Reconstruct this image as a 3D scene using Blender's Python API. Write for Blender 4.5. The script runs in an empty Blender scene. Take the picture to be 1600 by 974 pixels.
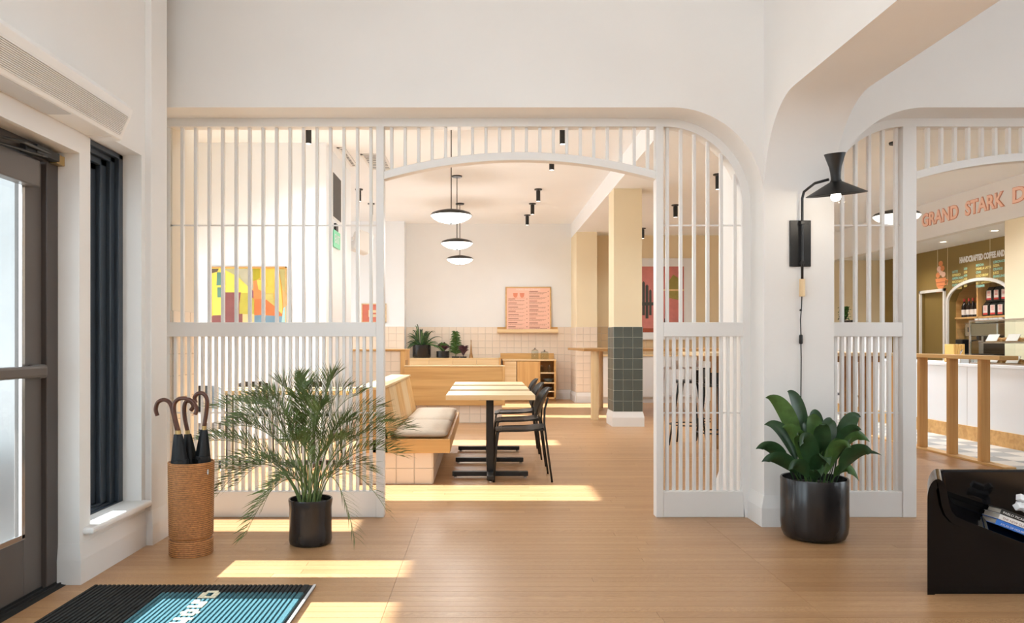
import bpy, bmesh, math, random
from mathutils import Vector, Matrix, Euler
random.seed(7)
PI = math.pi
COL = bpy.context.scene.collection
SC = bpy.context.scene

# ------------------------------------------------------------------ camera, world, sun, exposure
F, CX, CY, H = 1220.0, 755.0, 535.0, 1.2
cam_d = bpy.data.cameras.new('camera')
cam = bpy.data.objects.new('camera', cam_d); COL.objects.link(cam)
cam.location = (0, 0, H); cam.rotation_euler = (PI/2, 0, 0)
cam_d.sensor_width = 36; cam_d.lens = F/1600*36
cam_d.shift_x = (800-CX)/1600; cam_d.shift_y = (CY-487)/1600
cam_d.clip_end = 200
SC.camera = cam
w = bpy.data.worlds.new('sky'); SC.world = w; w.use_nodes = True
w.node_tree.nodes['Background'].inputs[0].default_value = (.82, .92, 1.0, 1)
w.node_tree.nodes['Background'].inputs[1].default_value = 5.4
sd = bpy.data.lights.new('sun', 'SUN'); sun = bpy.data.objects.new('sun', sd); COL.objects.link(sun)
sd.energy = 30; sd.angle = .009; sd.color = (.98, .99, 1)
RAT = 2.2
sun.rotation_euler = Vector((1, 0, -1/RAT)).to_track_quat('-Z', 'Y').to_euler()
sun.location = (-12, 4, 6)
SC.view_settings.view_transform = 'Standard'; SC.view_settings.look = 'None'
SC.view_settings.gamma = 1; SC.view_settings.use_curve_mapping = False
SC.view_settings.exposure = 0.11
SC.cycles.max_bounces = 10; SC.cycles.diffuse_bounces = 8
SC.cycles.use_denoising = True
SC.cycles.sample_clamp_indirect = 6

def X(px, Y): return (px-CX)*Y/F
def Z(py, Y): return H-(py-CY)*Y/F

# ------------------------------------------------------------------ materials
def mat(name, col, rough=.6, metal=0, var=0, vscale=8, bump=0, bscale=60, stretch=(1, 1, 1), coat=0, emit=None, es=0, trans=0, spec=.5, ior=1.45, sss=0):
    m = bpy.data.materials.new(name); m.use_nodes = True
    nt = m.node_tree; b = nt.nodes['Principled BSDF']
    b.inputs['Base Color'].default_value = (*col, 1); b.inputs['Roughness'].default_value = rough
    b.inputs['Metallic'].default_value = metal; b.inputs['Specular IOR Level'].default_value = spec
    b.inputs['IOR'].default_value = ior
    if coat: b.inputs['Coat Weight'].default_value = coat; b.inputs['Coat Roughness'].default_value = .04
    if trans: b.inputs['Transmission Weight'].default_value = trans
    if emit: b.inputs['Emission Color'].default_value = (*emit, 1); b.inputs['Emission Strength'].default_value = es
    if var or bump:
        tc = nt.nodes.new('ShaderNodeTexCoord'); mp = nt.nodes.new('ShaderNodeMapping')
        mp.inputs['Scale'].default_value = stretch
        nt.links.new(tc.outputs['Object'], mp.inputs[0])
    if var:
        n = nt.nodes.new('ShaderNodeTexNoise'); n.inputs['Scale'].default_value = vscale; n.inputs['Detail'].default_value = 5
        nt.links.new(mp.outputs[0], n.inputs[0])
        r = nt.nodes.new('ShaderNodeValToRGB')
        r.color_ramp.elements[0].position = .3; r.color_ramp.elements[1].position = .7
        r.color_ramp.elements[0].color = (*[max(0, c*(1-var)) for c in col], 1)
        r.color_ramp.elements[1].color = (*[min(1, c*(1+var*.6)) for c in col], 1)
        nt.links.new(n.outputs[0], r.inputs[0]); nt.links.new(r.outputs[0], b.inputs['Base Color'])
    if bump:
        n2 = nt.nodes.new('ShaderNodeTexNoise'); n2.inputs['Scale'].default_value = bscale
        nt.links.new(mp.outputs[0], n2.inputs[0])
        bp = nt.nodes.new('ShaderNodeBump'); bp.inputs['Strength'].default_value = bump; bp.inputs['Distance'].default_value = .004
        nt.links.new(n2.outputs[0], bp.inputs['Height']); nt.links.new(bp.outputs[0], b.inputs['Normal'])
    return m

def wood(name, dark, light, axis='x', rough=.45, scale=5, tone=False, coat=0):
    m = bpy.data.materials.new(name); m.use_nodes = True; nt = m.node_tree; b = nt.nodes['Principled BSDF']
    tc = nt.nodes.new('ShaderNodeTexCoord'); mp = nt.nodes.new('ShaderNodeMapping')
    st = {'x': (.12, 3, 3), 'y': (3, .12, 3), 'z': (3, 3, .12)}[axis]
    mp.inputs['Scale'].default_value = st
    nt.links.new(tc.outputs['Object'], mp.inputs[0])
    src = mp.outputs[0]
    if tone:
        at = nt.nodes.new('ShaderNodeAttribute'); at.attribute_name = 'tone'
        va = nt.nodes.new('ShaderNodeVectorMath'); va.operation = 'MULTIPLY_ADD'
        va.inputs[1].default_value = (0, 0, 0)
        sc_ = nt.nodes.new('ShaderNodeVectorMath'); sc_.operation = 'SCALE'; sc_.inputs['Scale'].default_value = 37
        nt.links.new(at.outputs['Color'], sc_.inputs[0])
        ad = nt.nodes.new('ShaderNodeVectorMath'); ad.operation = 'ADD'
        nt.links.new(mp.outputs[0], ad.inputs[0]); nt.links.new(sc_.outputs[0], ad.inputs[1]); src = ad.outputs[0]
        nt.nodes.remove(va)
    n = nt.nodes.new('ShaderNodeTexNoise'); n.inputs['Scale'].default_value = scale; n.inputs['Detail'].default_value = 7; n.inputs['Distortion'].default_value = .6
    nt.links.new(src, n.inputs[0])
    r = nt.nodes.new('ShaderNodeValToRGB'); r.color_ramp.elements[0].position = .28; r.color_ramp.elements[1].position = .66
    r.color_ramp.elements[0].color = (*dark, 1); r.color_ramp.elements[1].color = (*light, 1)
    nt.links.new(n.outputs[0], r.inputs[0])
    out = r.outputs[0]
    if tone:
        mx = nt.nodes.new('ShaderNodeMixRGB'); mx.blend_type = 'MULTIPLY'; mx.inputs[0].default_value = 1
        r2 = nt.nodes.new('ShaderNodeValToRGB')
        r2.color_ramp.elements[0].color = (.66, .58, .48, 1); r2.color_ramp.elements[1].color = (1, 1, 1, 1)
        nt.links.new(at.outputs['Fac'], r2.inputs[0])
        nt.links.new(out, mx.inputs[1]); nt.links.new(r2.outputs[0], mx.inputs[2]); out = mx.outputs[0]
    nt.links.new(out, b.inputs['Base Color'])
    b.inputs['Roughness'].default_value = rough
    if coat: b.inputs['Coat Weight'].default_value = coat; b.inputs['Coat Roughness'].default_value = .25
    bp = nt.nodes.new('ShaderNodeBump'); bp.inputs['Strength'].default_value = .12; bp.inputs['Distance'].default_value = .002
    nt.links.new(n.outputs[0], bp.inputs['Height']); nt.links.new(bp.outputs[0], b.inputs['Normal'])
    return m

M = {}
M['plaster'] = mat('plaster_white', (.765, .755, .735), .85, var=.02, vscale=2, bump=.05, bscale=90)
M['plaster_warm'] = mat('plaster_cream', (.76, .77, .77), .85, var=.02, vscale=2, bump=.05, bscale=90)
M['plaster_tan'] = mat('plaster_tan', (.74, .61, .40), .85, var=.02, vscale=2, bump=.05, bscale=90)
M['plaster_cream2'] = mat('plaster_pale_yellow', (.80, .70, .50), .85, var=.02, vscale=2)
M['plaster_beige'] = mat('plaster_beige', (.72, .67, .58), .85, var=.02, vscale=2)
M['olive'] = mat('olive_brown_panel', (.23, .155, .045), .55, var=.04, vscale=2)
M['paint'] = mat('white_gloss_paint', (.75, .745, .73), .42, var=.015, vscale=3)
M['ceil'] = mat('ceiling_white', (.84, .86, .88), .9, var=.015, vscale=1.5)
M['frame'] = mat('white_plastic', (.78, .77, .75), .45)
M['black'] = mat('black_metal', (.012, .012, .012), .42, bump=.04, bscale=200)
M['blackgloss'] = mat('black_lacquer', (.003, .003, .004), .08, spec=.32)
M['darkglaze'] = mat('black_glazed_ceramic', (.018, .016, .016), .22, var=.3, vscale=20, bump=.08, bscale=20, stretch=(1, 1, .3))
M['door'] = mat('bronze_painted_metal', (.060, .048, .042), .38, var=.1, vscale=3)
M['doorlight'] = mat('bronze_brown_metal', (.105, .090, .080), .38, var=.08, vscale=3)
M['winframe'] = mat('charcoal_window_metal', (.035, .047, .062), .35, var=.1, vscale=4)
M['rubber'] = mat('black_rubber', (.014, .014, .014), .7, bump=.1)
M['brass'] = mat('brass', (.55, .40, .18), .35, metal=1)
M['chrome'] = mat('steel', (.6, .6, .6), .25, metal=1)
M['oak'] = wood('oak_x', (.50, .27, .085), (.68, .42, .165), 'x')
M['oakz'] = wood('oak_z', (.52, .28, .09), (.70, .44, .18), 'z')
M['oaky'] = wood('oak_y', (.52, .30, .10), (.70, .46, .20), 'y')
M['oakp'] = wood('oak_pale_x', (.66, .47, .24), (.78, .60, .36), 'x')
M['oakpz'] = wood('oak_pale_z', (.62, .44, .23), (.74, .56, .33), 'z')
M['oakdark'] = wood('oak_dark_x', (.32, .16, .05), (.45, .25, .09), 'x')
M['floor'] = wood('floor_boards', (.33, .165, .07), (.62, .385, .20), 'x', rough=.38, scale=6, tone=True, coat=.08)
M['gap'] = mat('floor_joint', (.13, .07, .03), .9)
M['tilepink'] = mat('blush_tile', (.76, .655, .545), .38, var=.03, vscale=2)
M['tiletan'] = mat('tan_tile', (.60, .45, .28), .4, var=.03, vscale=2)
M['tilegreen'] = mat('slate_green_tile', (.085, .10, .088), .35, var=.08, vscale=3)
M['grout'] = mat('grout', (.62, .56, .48), .9)
M['groutlight'] = mat('grout_light', (.55, .55, .50), .9)
M['checkw'] = mat('checker_offwhite', (.70, .68, .63), .4, var=.04, vscale=4)
M['checkg'] = mat('checker_grey', (.36, .38, .38), .4, var=.05, vscale=4)
M['cushion'] = mat('cushion_linen', (.62, .53, .43), .95, var=.06, vscale=40, bump=.3, bscale=300)
M['wicker'] = mat('rattan', (.50, .22, .07), .55, var=.3, vscale=60, bump=.4, bscale=90, stretch=(1, 1, 1.5))
M['cane'] = mat('cane_brown', (.095, .032, .016), .3, var=.25, vscale=30)
M['nylon'] = mat('black_nylon', (.008, .009, .011), .5, bump=.4, bscale=60)
M['leafd'] = mat('leaf_dark_green', (.022, .060, .020), .38, var=.35, vscale=18)
M['leafl'] = mat('leaf_mid_green', (.060, .13, .030), .42, var=.35, vscale=18)
M['palm'] = mat('palm_green', (.12, .18, .055), .5, var=.4, vscale=12)
M['rachis'] = mat('palm_stalk', (.16, .20, .06), .5, var=.2)
M['purple'] = mat('leaf_purple', (.06, .02, .03), .45, var=.3)
M['soil'] = mat('soil', (.02, .014, .01), 1, bump=1, bscale=80)
M['glow'] = mat('opal_glass_lit', (.9, .88, .84), .3, emit=(1, .93, .84), es=1.6)
M['bulb'] = mat('bulb_lit', (.9, .9, .85), .3, emit=(1, .92, .8), es=5)
M['dllit'] = mat('downlight_lit', (.9, .9, .85), .3, emit=(1, .9, .7), es=8)
def glassmat(name, tint, ior):
    m = bpy.data.materials.new(name); m.use_nodes = True; nt = m.node_tree; nt.nodes.clear()
    o = nt.nodes.new('ShaderNodeOutputMaterial'); mx = nt.nodes.new('ShaderNodeMixShader')
    t = nt.nodes.new('ShaderNodeBsdfTransparent'); t.inputs[0].default_value = (*tint, 1)
    g = nt.nodes.new('ShaderNodeBsdfGlossy'); g.inputs['Roughness'].default_value = .02
    fr = nt.nodes.new('ShaderNodeFresnel'); fr.inputs[0].default_value = ior
    ge = nt.nodes.new('ShaderNodeNewGeometry'); mm = nt.nodes.new('ShaderNodeMath'); mm.operation = 'SUBTRACT'; mm.use_clamp = True
    nt.links.new(fr.outputs[0], mm.inputs[0]); nt.links.new(ge.outputs['Backfacing'], mm.inputs[1])
    nt.links.new(mm.outputs[0], mx.inputs[0]); nt.links.new(t.outputs[0], mx.inputs[1]); nt.links.new(g.outputs[0], mx.inputs[2]); nt.links.new(mx.outputs[0], o.inputs[0])
    return m
M['lensglow'] = mat('spot_lens_lit', (.9, .9, .9), .3, emit=(1, .97, .93), es=3)
M['glass'] = glassmat('clear_glass', (.96, .98, .98), 1.3)
M['jar'] = glassmat('jar_glass', (.93, .955, .95), 1.35)
M['paper'] = mat('menu_paper_pink', (.82, .50, .39), .8)
M['ink'] = mat('menu_ink', (.20, .08, .06), .8)
M['inkp'] = mat('menu_ink_orange', (.72, .26, .16), .8)
M['peach'] = mat('sign_peach', (.90, .60, .47), .6)
M['peachd'] = mat('sign_edge', (.68, .27, .17), .6)
M['white'] = mat('white_paint', (.82, .86, .90), .5)
M['teal'] = mat('teal_mat_pile', (.045, .145, .175), .9, var=.35, vscale=120, bump=.8, bscale=300)
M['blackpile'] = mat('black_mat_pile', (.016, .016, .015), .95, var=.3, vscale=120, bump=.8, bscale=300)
M['cream'] = mat('cream_thread', (.75, .68, .50), .9, bump=.6, bscale=300)
M['grey'] = mat('mid_grey', (.30, .30, .30), .6)
M['lgrey'] = mat('light_grey', (.55, .55, .55), .6)
M['pave'] = mat('pavement', (.42, .41, .40), .9, var=.1, vscale=3)
M['brick'] = mat('brick_brown', (.36, .20, .14), .9, var=.3, vscale=12)
M['facade'] = mat('facade_grey', (.34, .35, .35), .9, var=.1, vscale=1)
M['exit'] = mat('exit_green', (.15, .6, .35), .5, emit=(.5, .9, .65), es=.12)
M['red'] = mat('label_red', (.62, .06, .05), .5)
M['labelp'] = mat('label_pale', (.80, .72, .68), .6)
M['blue'] = mat('book_blue', (.03, .17, .62), .4)
M['pages'] = mat('book_pages', (.62, .58, .50), .9, bump=.3, bscale=200, stretch=(1, 1, 20))
M['bookblack'] = mat('book_black', (.02, .02, .02), .35)
M['bookwhite'] = mat('book_white', (.80, .80, .80), .4)
M['bookcover'] = mat('book_cover_dusty', (.30, .24, .22), .4, var=.5, vscale=25)
M['wine'] = mat('wine_glass_dark', (.02, .012, .01), .08)
M['yellowtxt'] = mat('menu_yellow', (.80, .68, .25), .6)
M['tealtxt'] = mat('menu_teal', (.30, .62, .55), .6)
M['snack'] = mat('snack_packet', (.72, .45, .14), .5)
M['coffeeor'] = mat('drawing_orange', (.72, .26, .10), .6)
M['coffeebr'] = mat('drawing_brown', (.40, .12, .05), .6)
M['pastry'] = mat('pastry', (.55, .28, .09), .7, var=.3, vscale=30)
M['bowl'] = mat('bowl_slate', (.09, .12, .14), .3)

def add_coils():
    nt = M['wicker'].node_tree; b = nt.nodes['Principled BSDF']
    old = b.inputs['Base Color'].links[0].from_socket
    tc = nt.nodes.new('ShaderNodeTexCoord'); wv = nt.nodes.new('ShaderNodeTexWave')
    wv.bands_direction = 'Z'; wv.inputs['Scale'].default_value = 28.5; wv.inputs['Distortion'].default_value = .8; wv.inputs['Detail Scale'].default_value = 3
    nt.links.new(tc.outputs['Object'], wv.inputs[0])
    r = nt.nodes.new('ShaderNodeValToRGB'); r.color_ramp.elements[0].color = (.34, .30, .26, 1); r.color_ramp.elements[1].position = .45
    mx = nt.nodes.new('ShaderNodeMixRGB'); mx.blend_type = 'MULTIPLY'; mx.inputs[0].default_value = 1
    nt.links.new(wv.outputs[0], r.inputs[0]); nt.links.new(old, mx.inputs[1]); nt.links.new(r.outputs[0], mx.inputs[2]); nt.links.new(mx.outputs[0], b.inputs['Base Color'])
add_coils()

# ------------------------------------------------------------------ geometry helpers
def box(bm, x0, x1, y0, y1, z0, z1):
    v = [bm.verts.new(p) for p in ((x0,y0,z0),(x1,y0,z0),(x1,y1,z0),(x0,y1,z0),(x0,y0,z1),(x1,y0,z1),(x1,y1,z1),(x0,y1,z1))]
    for f in ((3,2,1,0),(4,5,6,7),(0,1,5,4),(1,2,6,5),(2,3,7,6),(3,0,4,7)): bm.faces.new([v[i] for i in f])
    return v
def prism(bm, pts, a0, a1, axis='y', shift=(0, 0)):
    """pts 2D outline; axis = extrusion axis. y: pts=(x,z); x: pts=(y,z); z: pts=(x,y)"""
    def mk(p, a, s):
        u, v = p[0]+s[0], p[1]+s[1]
        return {'y': (u, a, v), 'x': (a, u, v), 'z': (u, v, a)}[axis]
    A = [bm.verts.new(mk(p, a0, (0, 0))) for p in pts]; B = [bm.verts.new(mk(p, a1, shift)) for p in pts]
    n = len(pts)
    fs = [bm.faces.new(A), bm.faces.new(B[::-1])]
    for i in range(n): fs.append(bm.faces.new((A[i], B[i], B[(i+1) % n], A[(i+1) % n])))
    return fs
def lathe(bm, prof, cx=0, cy=0, seg=32, z0=0, capb=True, capt=True):
    rings = []
    for r, z in prof:
        if r < 1e-5: rings.append([bm.verts.new((cx, cy, z+z0))])
        else: rings.append([bm.verts.new((cx+r*math.cos(2*PI*i/seg), cy+r*math.sin(2*PI*i/seg), z+z0)) for i in range(seg)])
    for a, b in zip(rings, rings[1:]):
        for i in range(seg):
            j = (i+1) % seg
            if len(a) == 1 and len(b) == 1: continue
            if len(a) == 1: bm.faces.new((a[0], b[j], b[i]))
            elif len(b) == 1: bm.faces.new((a[i], a[j], b[0]))
            else: bm.faces.new((a[i], a[j], b[j], b[i]))
    if capb and len(rings[0]) > 1: bm.faces.new(rings[0][::-1])
    if capt and len(rings[-1]) > 1: bm.faces.new(rings[-1])
def tube(bm, pts, r, seg=8, r2=None, cap=True):
    pts = [Vector(p) for p in pts]; n = len(pts); rings = []
    up = Vector((0, 0, 1)); prev = None
    for i, p in enumerate(pts):
        t = (pts[min(i+1, n-1)]-pts[max(i-1, 0)]).normalized()
        if prev is None:
            ref = up if abs(t.dot(up)) < .95 else Vector((1, 0, 0))
            a = t.cross(ref).normalized()
        else:
            a = (prev - t*prev.dot(t)).normalized()
        prev = a; b = t.cross(a)
        rr = r if r2 is None else r+(r2-r)*i/(n-1)
        if callable(r): rr = r(i/(n-1))
        rings.append([bm.verts.new(p+(a*math.cos(2*PI*k/seg)+b*math.sin(2*PI*k/seg))*rr) for k in range(seg)])
    for A, B in zip(rings, rings[1:]):
        for k in range(seg): bm.faces.new((A[k], A[(k+1) % seg], B[(k+1) % seg], B[k]))
    if cap: bm.faces.new(rings[0][::-1]); bm.faces.new(rings[-1])
def bez(p0, p1, p2, p3, n=12):
    out = []
    for i in range(n+1):
        t = i/n; out.append(tuple((1-t)**3*a+3*(1-t)**2*t*b+3*(1-t)*t*t*c+t**3*d for a, b, c, d in zip(p0, p1, p2, p3)))
    return out
def new(name, fill, m, parent=None, bevel=0, smooth=False, seg=2, off=(0, 0, 0)):
    """fill(bm) adds geometry; ONE mesh object"""
    bm = bmesh.new(); fill(bm)
    if off != (0, 0, 0): bmesh.ops.translate(bm, verts=bm.verts, vec=off)
    bmesh.ops.recalc_face_normals(bm, faces=bm.faces)
    me = bpy.data.meshes.new(name); bm.to_mesh(me); bm.free()
    for mm in (m if isinstance(m, (list, tuple)) else [m]): me.materials.append(mm)
    o = bpy.data.objects.new(name, me); COL.objects.link(o)
    if smooth:
        for p in me.polygons: p.use_smooth = True
        if smooth != 'all':
            e = o.modifiers.new('edges', 'EDGE_SPLIT'); e.split_angle = .7
    if bevel:
        b = o.modifiers.new('bevel', 'BEVEL'); b.width = bevel; b.segments = seg; b.limit_method = 'ANGLE'; b.angle_limit = .6
    if parent: o.parent = parent
    return o
def B(*a): return lambda bm: box(bm, *a)
def BB(*bs): return lambda bm: [box(bm, *a) for a in bs]
def tag(o, label=None, cat=None, group=None, kind=None):
    if label: o['label'] = label
    if cat: o['category'] = cat
    if group: o['group'] = group
    if kind: o['kind'] = kind
    return o
def thing(name, label, cat, loc=(0, 0, 0), rz=0, group=None, kind=None, rot=None):
    o = bpy.data.objects.new(name, None); COL.objects.link(o); o.empty_display_size = .1
    o.location = loc; o.rotation_euler = rot or (0, 0, rz)
    return tag(o, label, cat, group, kind)
def dup(root, loc, rz=0, label=None, group=None, rot=None):
    r = root.copy(); COL.objects.link(r); r.location = loc; r.rotation_euler = rot or (0, 0, rz)
    if label: r['label'] = label
    if group: r['group'] = group
    for ch in list(root.children):
        c = ch.copy(); COL.objects.link(c); c.parent = r
        for g in list(ch.children):
            d = g.copy(); COL.objects.link(d); d.parent = c
    return r
def struct(name, fill, m, label, cat='wall', bevel=0, smooth=False):
    return tag(new(name, fill, m, None, bevel, smooth), label, cat, kind='structure')
def link_copy(src, name, loc, parent, rot=None):
    c = bpy.data.objects.new(name, src.data); COL.objects.link(c); c.parent = parent; c.location = loc
    if rot: c.rotation_euler = rot
    for md in src.modifiers:
        n = c.modifiers.new(md.name, md.type)
        if md.type == 'BEVEL': n.width = md.width; n.segments = md.segments
    return c
def taper(bm, x0, x1, y0, y1, h=.2, s0=.022, s1=.006):
    lv = [(0, s0), (h*.6, s0), (h, s1)]
    rings = [[bm.verts.new(p) for p in ((x0-s, y0-s, z), (x1+s, y0-s, z), (x1+s, y1+s, z), (x0-s, y1+s, z))] for z, s in lv]
    bm.faces.new(rings[0]); bm.faces.new(rings[-1])
    for a, b in zip(rings, rings[1:]):
        for i in range(4): bm.faces.new((a[i], a[(i+1) % 4], b[(i+1) % 4], b[i]))
def arc(cx, cy, rx, ry, a0, a1, n):
    return [(cx+rx*math.cos(a0+(a1-a0)*i/n), cy+ry*math.sin(a0+(a1-a0)*i/n)) for i in range(n+1)]
def text(name, body, m, parent, loc, rot, size, width=None, extrude=.002, offset=0, align='LEFT'):
    c = bpy.data.curves.new(name, 'FONT'); c.body = body; c.size = size; c.extrude = extrude; c.offset = offset
    c.align_x = align; c.materials.append(m); c.resolution_u = 3
    f_ = bpy.data.objects.new(name, c); COL.objects.link(f_); bpy.context.view_layer.update()
    me = bpy.data.meshes.new_from_object(f_.evaluated_get(bpy.context.evaluated_depsgraph_get()))
    bpy.data.objects.remove(f_); me.name = name
    o = bpy.data.objects.new(name, me); COL.objects.link(o); o.location = loc; o.rotation_euler = rot
    if parent: o.parent = parent
    if width:
        bpy.context.view_layer.update()
        d = o.dimensions.x
        if d > 0: o.scale.x = width/d
    return o

# ================================================================== SETTING
YH, YS, YB = 5.09, 5.34, 5.60        # front face of the arched wall, screen plane, back face
ZC, ZR, ZE = 3.686, 3.39, 4.3        # dining ceiling, right room ceiling, entry ceiling
XL, XP, XQ = -2.0, 1.83, 2.286       # entry left wall, pillar left face, pillar right face
XW = -3.8                            # dining window wall

# floor: slab below, boards on top
floor = struct('floor', B(-2.3, 8.2, -2, 17.2, -.12, -.012), M['gap'], 'honey coloured narrow board wooden floor through both rooms', 'floor')
struct('floor_dining', B(XW-.1, -2.3, 4.86, 17.2, -.12, -.012), M['gap'], 'floor slab under the boards at the dining windows', 'floor')
RW = .072
def board(bm, lay, x0, x1, y0, y1, tone):
    v = box(bm, x0, x1, y0, y1, -.014, 0)
    for q in v: q[lay] = (tone, random.random(), random.random(), 1)
joined = bmesh.new(); jl = joined.verts.layers.float_color.new('tone')
nb = 0
row = 0
y = -.2
SEAM = (-.44, 1.495)
while y < 17.1:
    xmin = -2.28 if y < 4.9 else XW
    xmax = 5.0 if y > 5.4 else 5.6
    spans = [(xmin, SEAM[0]), (SEAM[0], SEAM[1]), (SEAM[1], xmax)] if y < 5.3 else [(xmin, xmax)]
    for a, b in spans:
        x = a
        while x < b-1e-4:
            L = random.uniform(.9, 2.6)
            e = b if x+L > b-.5 else x+L
            tone = random.random()**.8
            if a == SEAM[0]: tone = .35+.45*tone
            near = 3.3 < y < 5.6 and X(1640, y) > x and e > X(-40, y) and nb < 290
            if near:
                bm = bmesh.new(); l = bm.verts.layers.float_color.new('tone')
                board(bm, l, x+.0008, e-.0008, y+.0009, y+RW-.0009, tone)
                me = bpy.data.meshes.new('plank'); bmesh.ops.recalc_face_normals(bm, faces=bm.faces); bm.to_mesh(me); bm.free(); me.materials.append(M['floor'])
                o = bpy.data.objects.new('plank', me); COL.objects.link(o); o.parent = floor; nb += 1
            else:
                board(joined, jl, x+.0008, e-.0008, y+.0009, y+RW-.0009, tone)
            x = e
    y += RW
bmesh.ops.recalc_face_normals(joined, faces=joined.faces)
me = bpy.data.meshes.new('floor_boards'); joined.to_mesh(me); joined.free(); me.materials.append(M['floor'])
o = bpy.data.objects.new('floor_boards', me); COL.objects.link(o); o.parent = floor; o['kind'] = 'stuff'

# ceilings
struct('ceiling_entry', B(-4.05, 8.2, -1.6, YB, ZE, ZE+.1), M['ceil'], 'white ceiling over the entrance', 'ceiling')
struct('ceiling_dining', B(XW-.1, 1.85, YB, 17.2, ZC, ZC+.1), M['ceil'], 'high white ceiling over the dining tables', 'ceiling')
struct('ceiling_right', B(1.85, 8.2, YB, 17.2, ZR, ZC+.1), M['ceil'], 'lower white ceiling over the high tables and cafe, dropped beside the pendants', 'ceiling')

# arched wall between entry and dining (prism outlines in x,z)
R = .60
def arch_outline(x0, x1, xc0, xc1, top, zt):
    """solid above an opening xc0..xc1 whose upper corners are rounded (None = square)"""
    pts = [(x0, zt), (x1, zt), (x1, top)]
    return pts
ZS = 2.732
def header_left(bm):
    pts = [(-3.9, ZE), (-3.9, ZS)] + [(XP-R, ZS)] + arc(XP-R, ZS-R, R, R, PI/2, 0, 18)[1:] + [(XP+.02, ZS-R), (XP+.02, ZE)]
    prism(bm, pts, YH, YB)
struct('wall_header', header_left, M['plaster'], 'cream white wall above the big opening with its rounded right corner', 'wall', bevel=.018, smooth=True)
def header_right(bm):
    xr = 5.55
    pts = [(XQ-.02, ZE), (XQ-.02, ZS-R)] + [(XQ+R-R*math.cos(t*PI/2/18), ZS-R+R*math.sin(t*PI/2/18)) for t in range(19)] + [(xr-R, ZS)] + arc(xr-R, ZS-R, R, R, PI/2, 0, 18)[1:] + [(xr, 0), (8.2, 0), (8.2, ZE)]
    prism(bm, pts, YH, YB)
struct('wall_cafe_header', header_right, M['plaster'], 'cream wall above the cafe opening right of the pillar', 'wall', bevel=.018, smooth=True)
# spine wall: pillar rises into a beam running toward the camera, rounded corner
def spine(bm):
    yc, zc2, ry, rz = 4.60, 2.153, .486, .56
    pts = [(6.05, ZE), (6.05, 0), (YH-.004, 0)] + [(yc+ry*math.cos(t*PI/2/18), zc2+rz*math.sin(t*PI/2/18)) for t in range(19)] + [(-1.6, 2.713), (-1.6, ZE)]
    prism(bm, pts, XP, XQ, 'x')
struct('pillar', spine, M['plaster'], 'deep white pillar with the wall lamp, curving up into a beam toward the upper right', 'pillar', bevel=.012, smooth=True)

def skirting_profile(h=.2, d=.028): return [(0, 0), (-d, 0), (-d, h*.62), (-d*.35, h), (0, h)]
def pillar_base(bm): taper(bm, XP, XQ, YH-.004, 6.05, .2, .024, .004)
struct('baseboard_pillar', pillar_base, M['paint'], 'white flared baseboard around the foot of the pillar', 'baseboard')

# entry left wall with door and sidelight openings
ZDH = 2.138
def wall_left(bm):
    box(bm, -2.30, XL, 3.868, 3.975, 0, ZE)             # pier between door and window
    box(bm, -2.30, XL, 3.975, 4.57, 0, .235)            # under the window
    box(bm, -2.30, XL, 3.975, 4.57, 2.294, ZE)          # over the window
    box(bm, -2.30, XL, 4.57, 4.62, 0, ZE)
    box(bm, -2.30, XL, -1.6, 3.868, ZDH, 2.95)          # over the doors
    box(bm, -2.30, XL, -1.6, 3.868, 4.1, ZE); box(bm, -2.30, XL, 2.3, 3.868, 2.95, 4.1); box(bm, -2.30, XL, -1.6, -.9, 2.95, 4.1)  # leaves an unseen high opening, added to light the entry from the left
    box(bm, -2.30, XL, -1.6, .7, 0, ZDH)
struct('wall_left', wall_left, M['plaster'], 'white wall with the glass door and the narrow tall window', 'wall')
struct('wall_left_pilaster', B(-2.30, -1.963, 4.62, 4.85, 0, ZE), M['plaster'], 'shallow white pilaster between the tall window and the slatted screen', 'wall', bevel=.004)
def bb_left(bm): taper(bm, -2.105, XL, 3.868, 4.615, .2, .013, .002)
struct('baseboard_left', bb_left, M['paint'], 'white flared baseboard below the narrow tall window', 'baseboard')
def bb_pil(bm): taper(bm, -2.10, -1.963, 4.62, 4.84, .2, .013, .002)
struct('baseboard_pilaster', bb_pil, M['paint'], 'white flared baseboard at the foot of the pilaster', 'baseboard')
struct('trim_sill', B(-2.12, -1.948, 3.9, 4.60, .236, .272), M['paint'], 'white projecting sill of the narrow tall window', 'trim', bevel=.012)
struct('wall_entry_return', B(-3.9, -2.30, 4.66, 4.85, 0, ZE), M['facade'], 'outside wall that steps out beyond the narrow window', 'wall')

# sidelight window: stepped charcoal frame
win = thing('window_1', 'narrow tall window with stepped charcoal frame beside the glass door', 'window', (-2.15, 4.27, 0), kind='structure')
def wf(bm):
    for (x0, x1, yy) in ((-2.135, -2.108, 4.52), (-2.16, -2.135, 4.47), (-2.19, -2.16, 4.41), (-2.22, -2.19, 4.35), (-2.25, -2.22, 4.29)):
        t = 4.57-yy
        box(bm, x0, x1, yy, 4.57, .272, 2.29)
        box(bm, x0, x1, 3.975, 4.57, 2.29-t*.55, 2.29)
        box(bm, x0, x1, 3.975, 4.57, .255, .272+t*.12)
    box(bm, -2.25, -2.108, 3.975, 3.985, .27, 2.29)
new('window_frame', wf, M['winframe'], win, off=(2.15, -4.27, 0), bevel=.003)
new('pane', B(-2.245, -2.239, 3.985, 4.29, .30, 2.14), M['glass'], win, off=(2.15, -4.27, 0))

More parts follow.
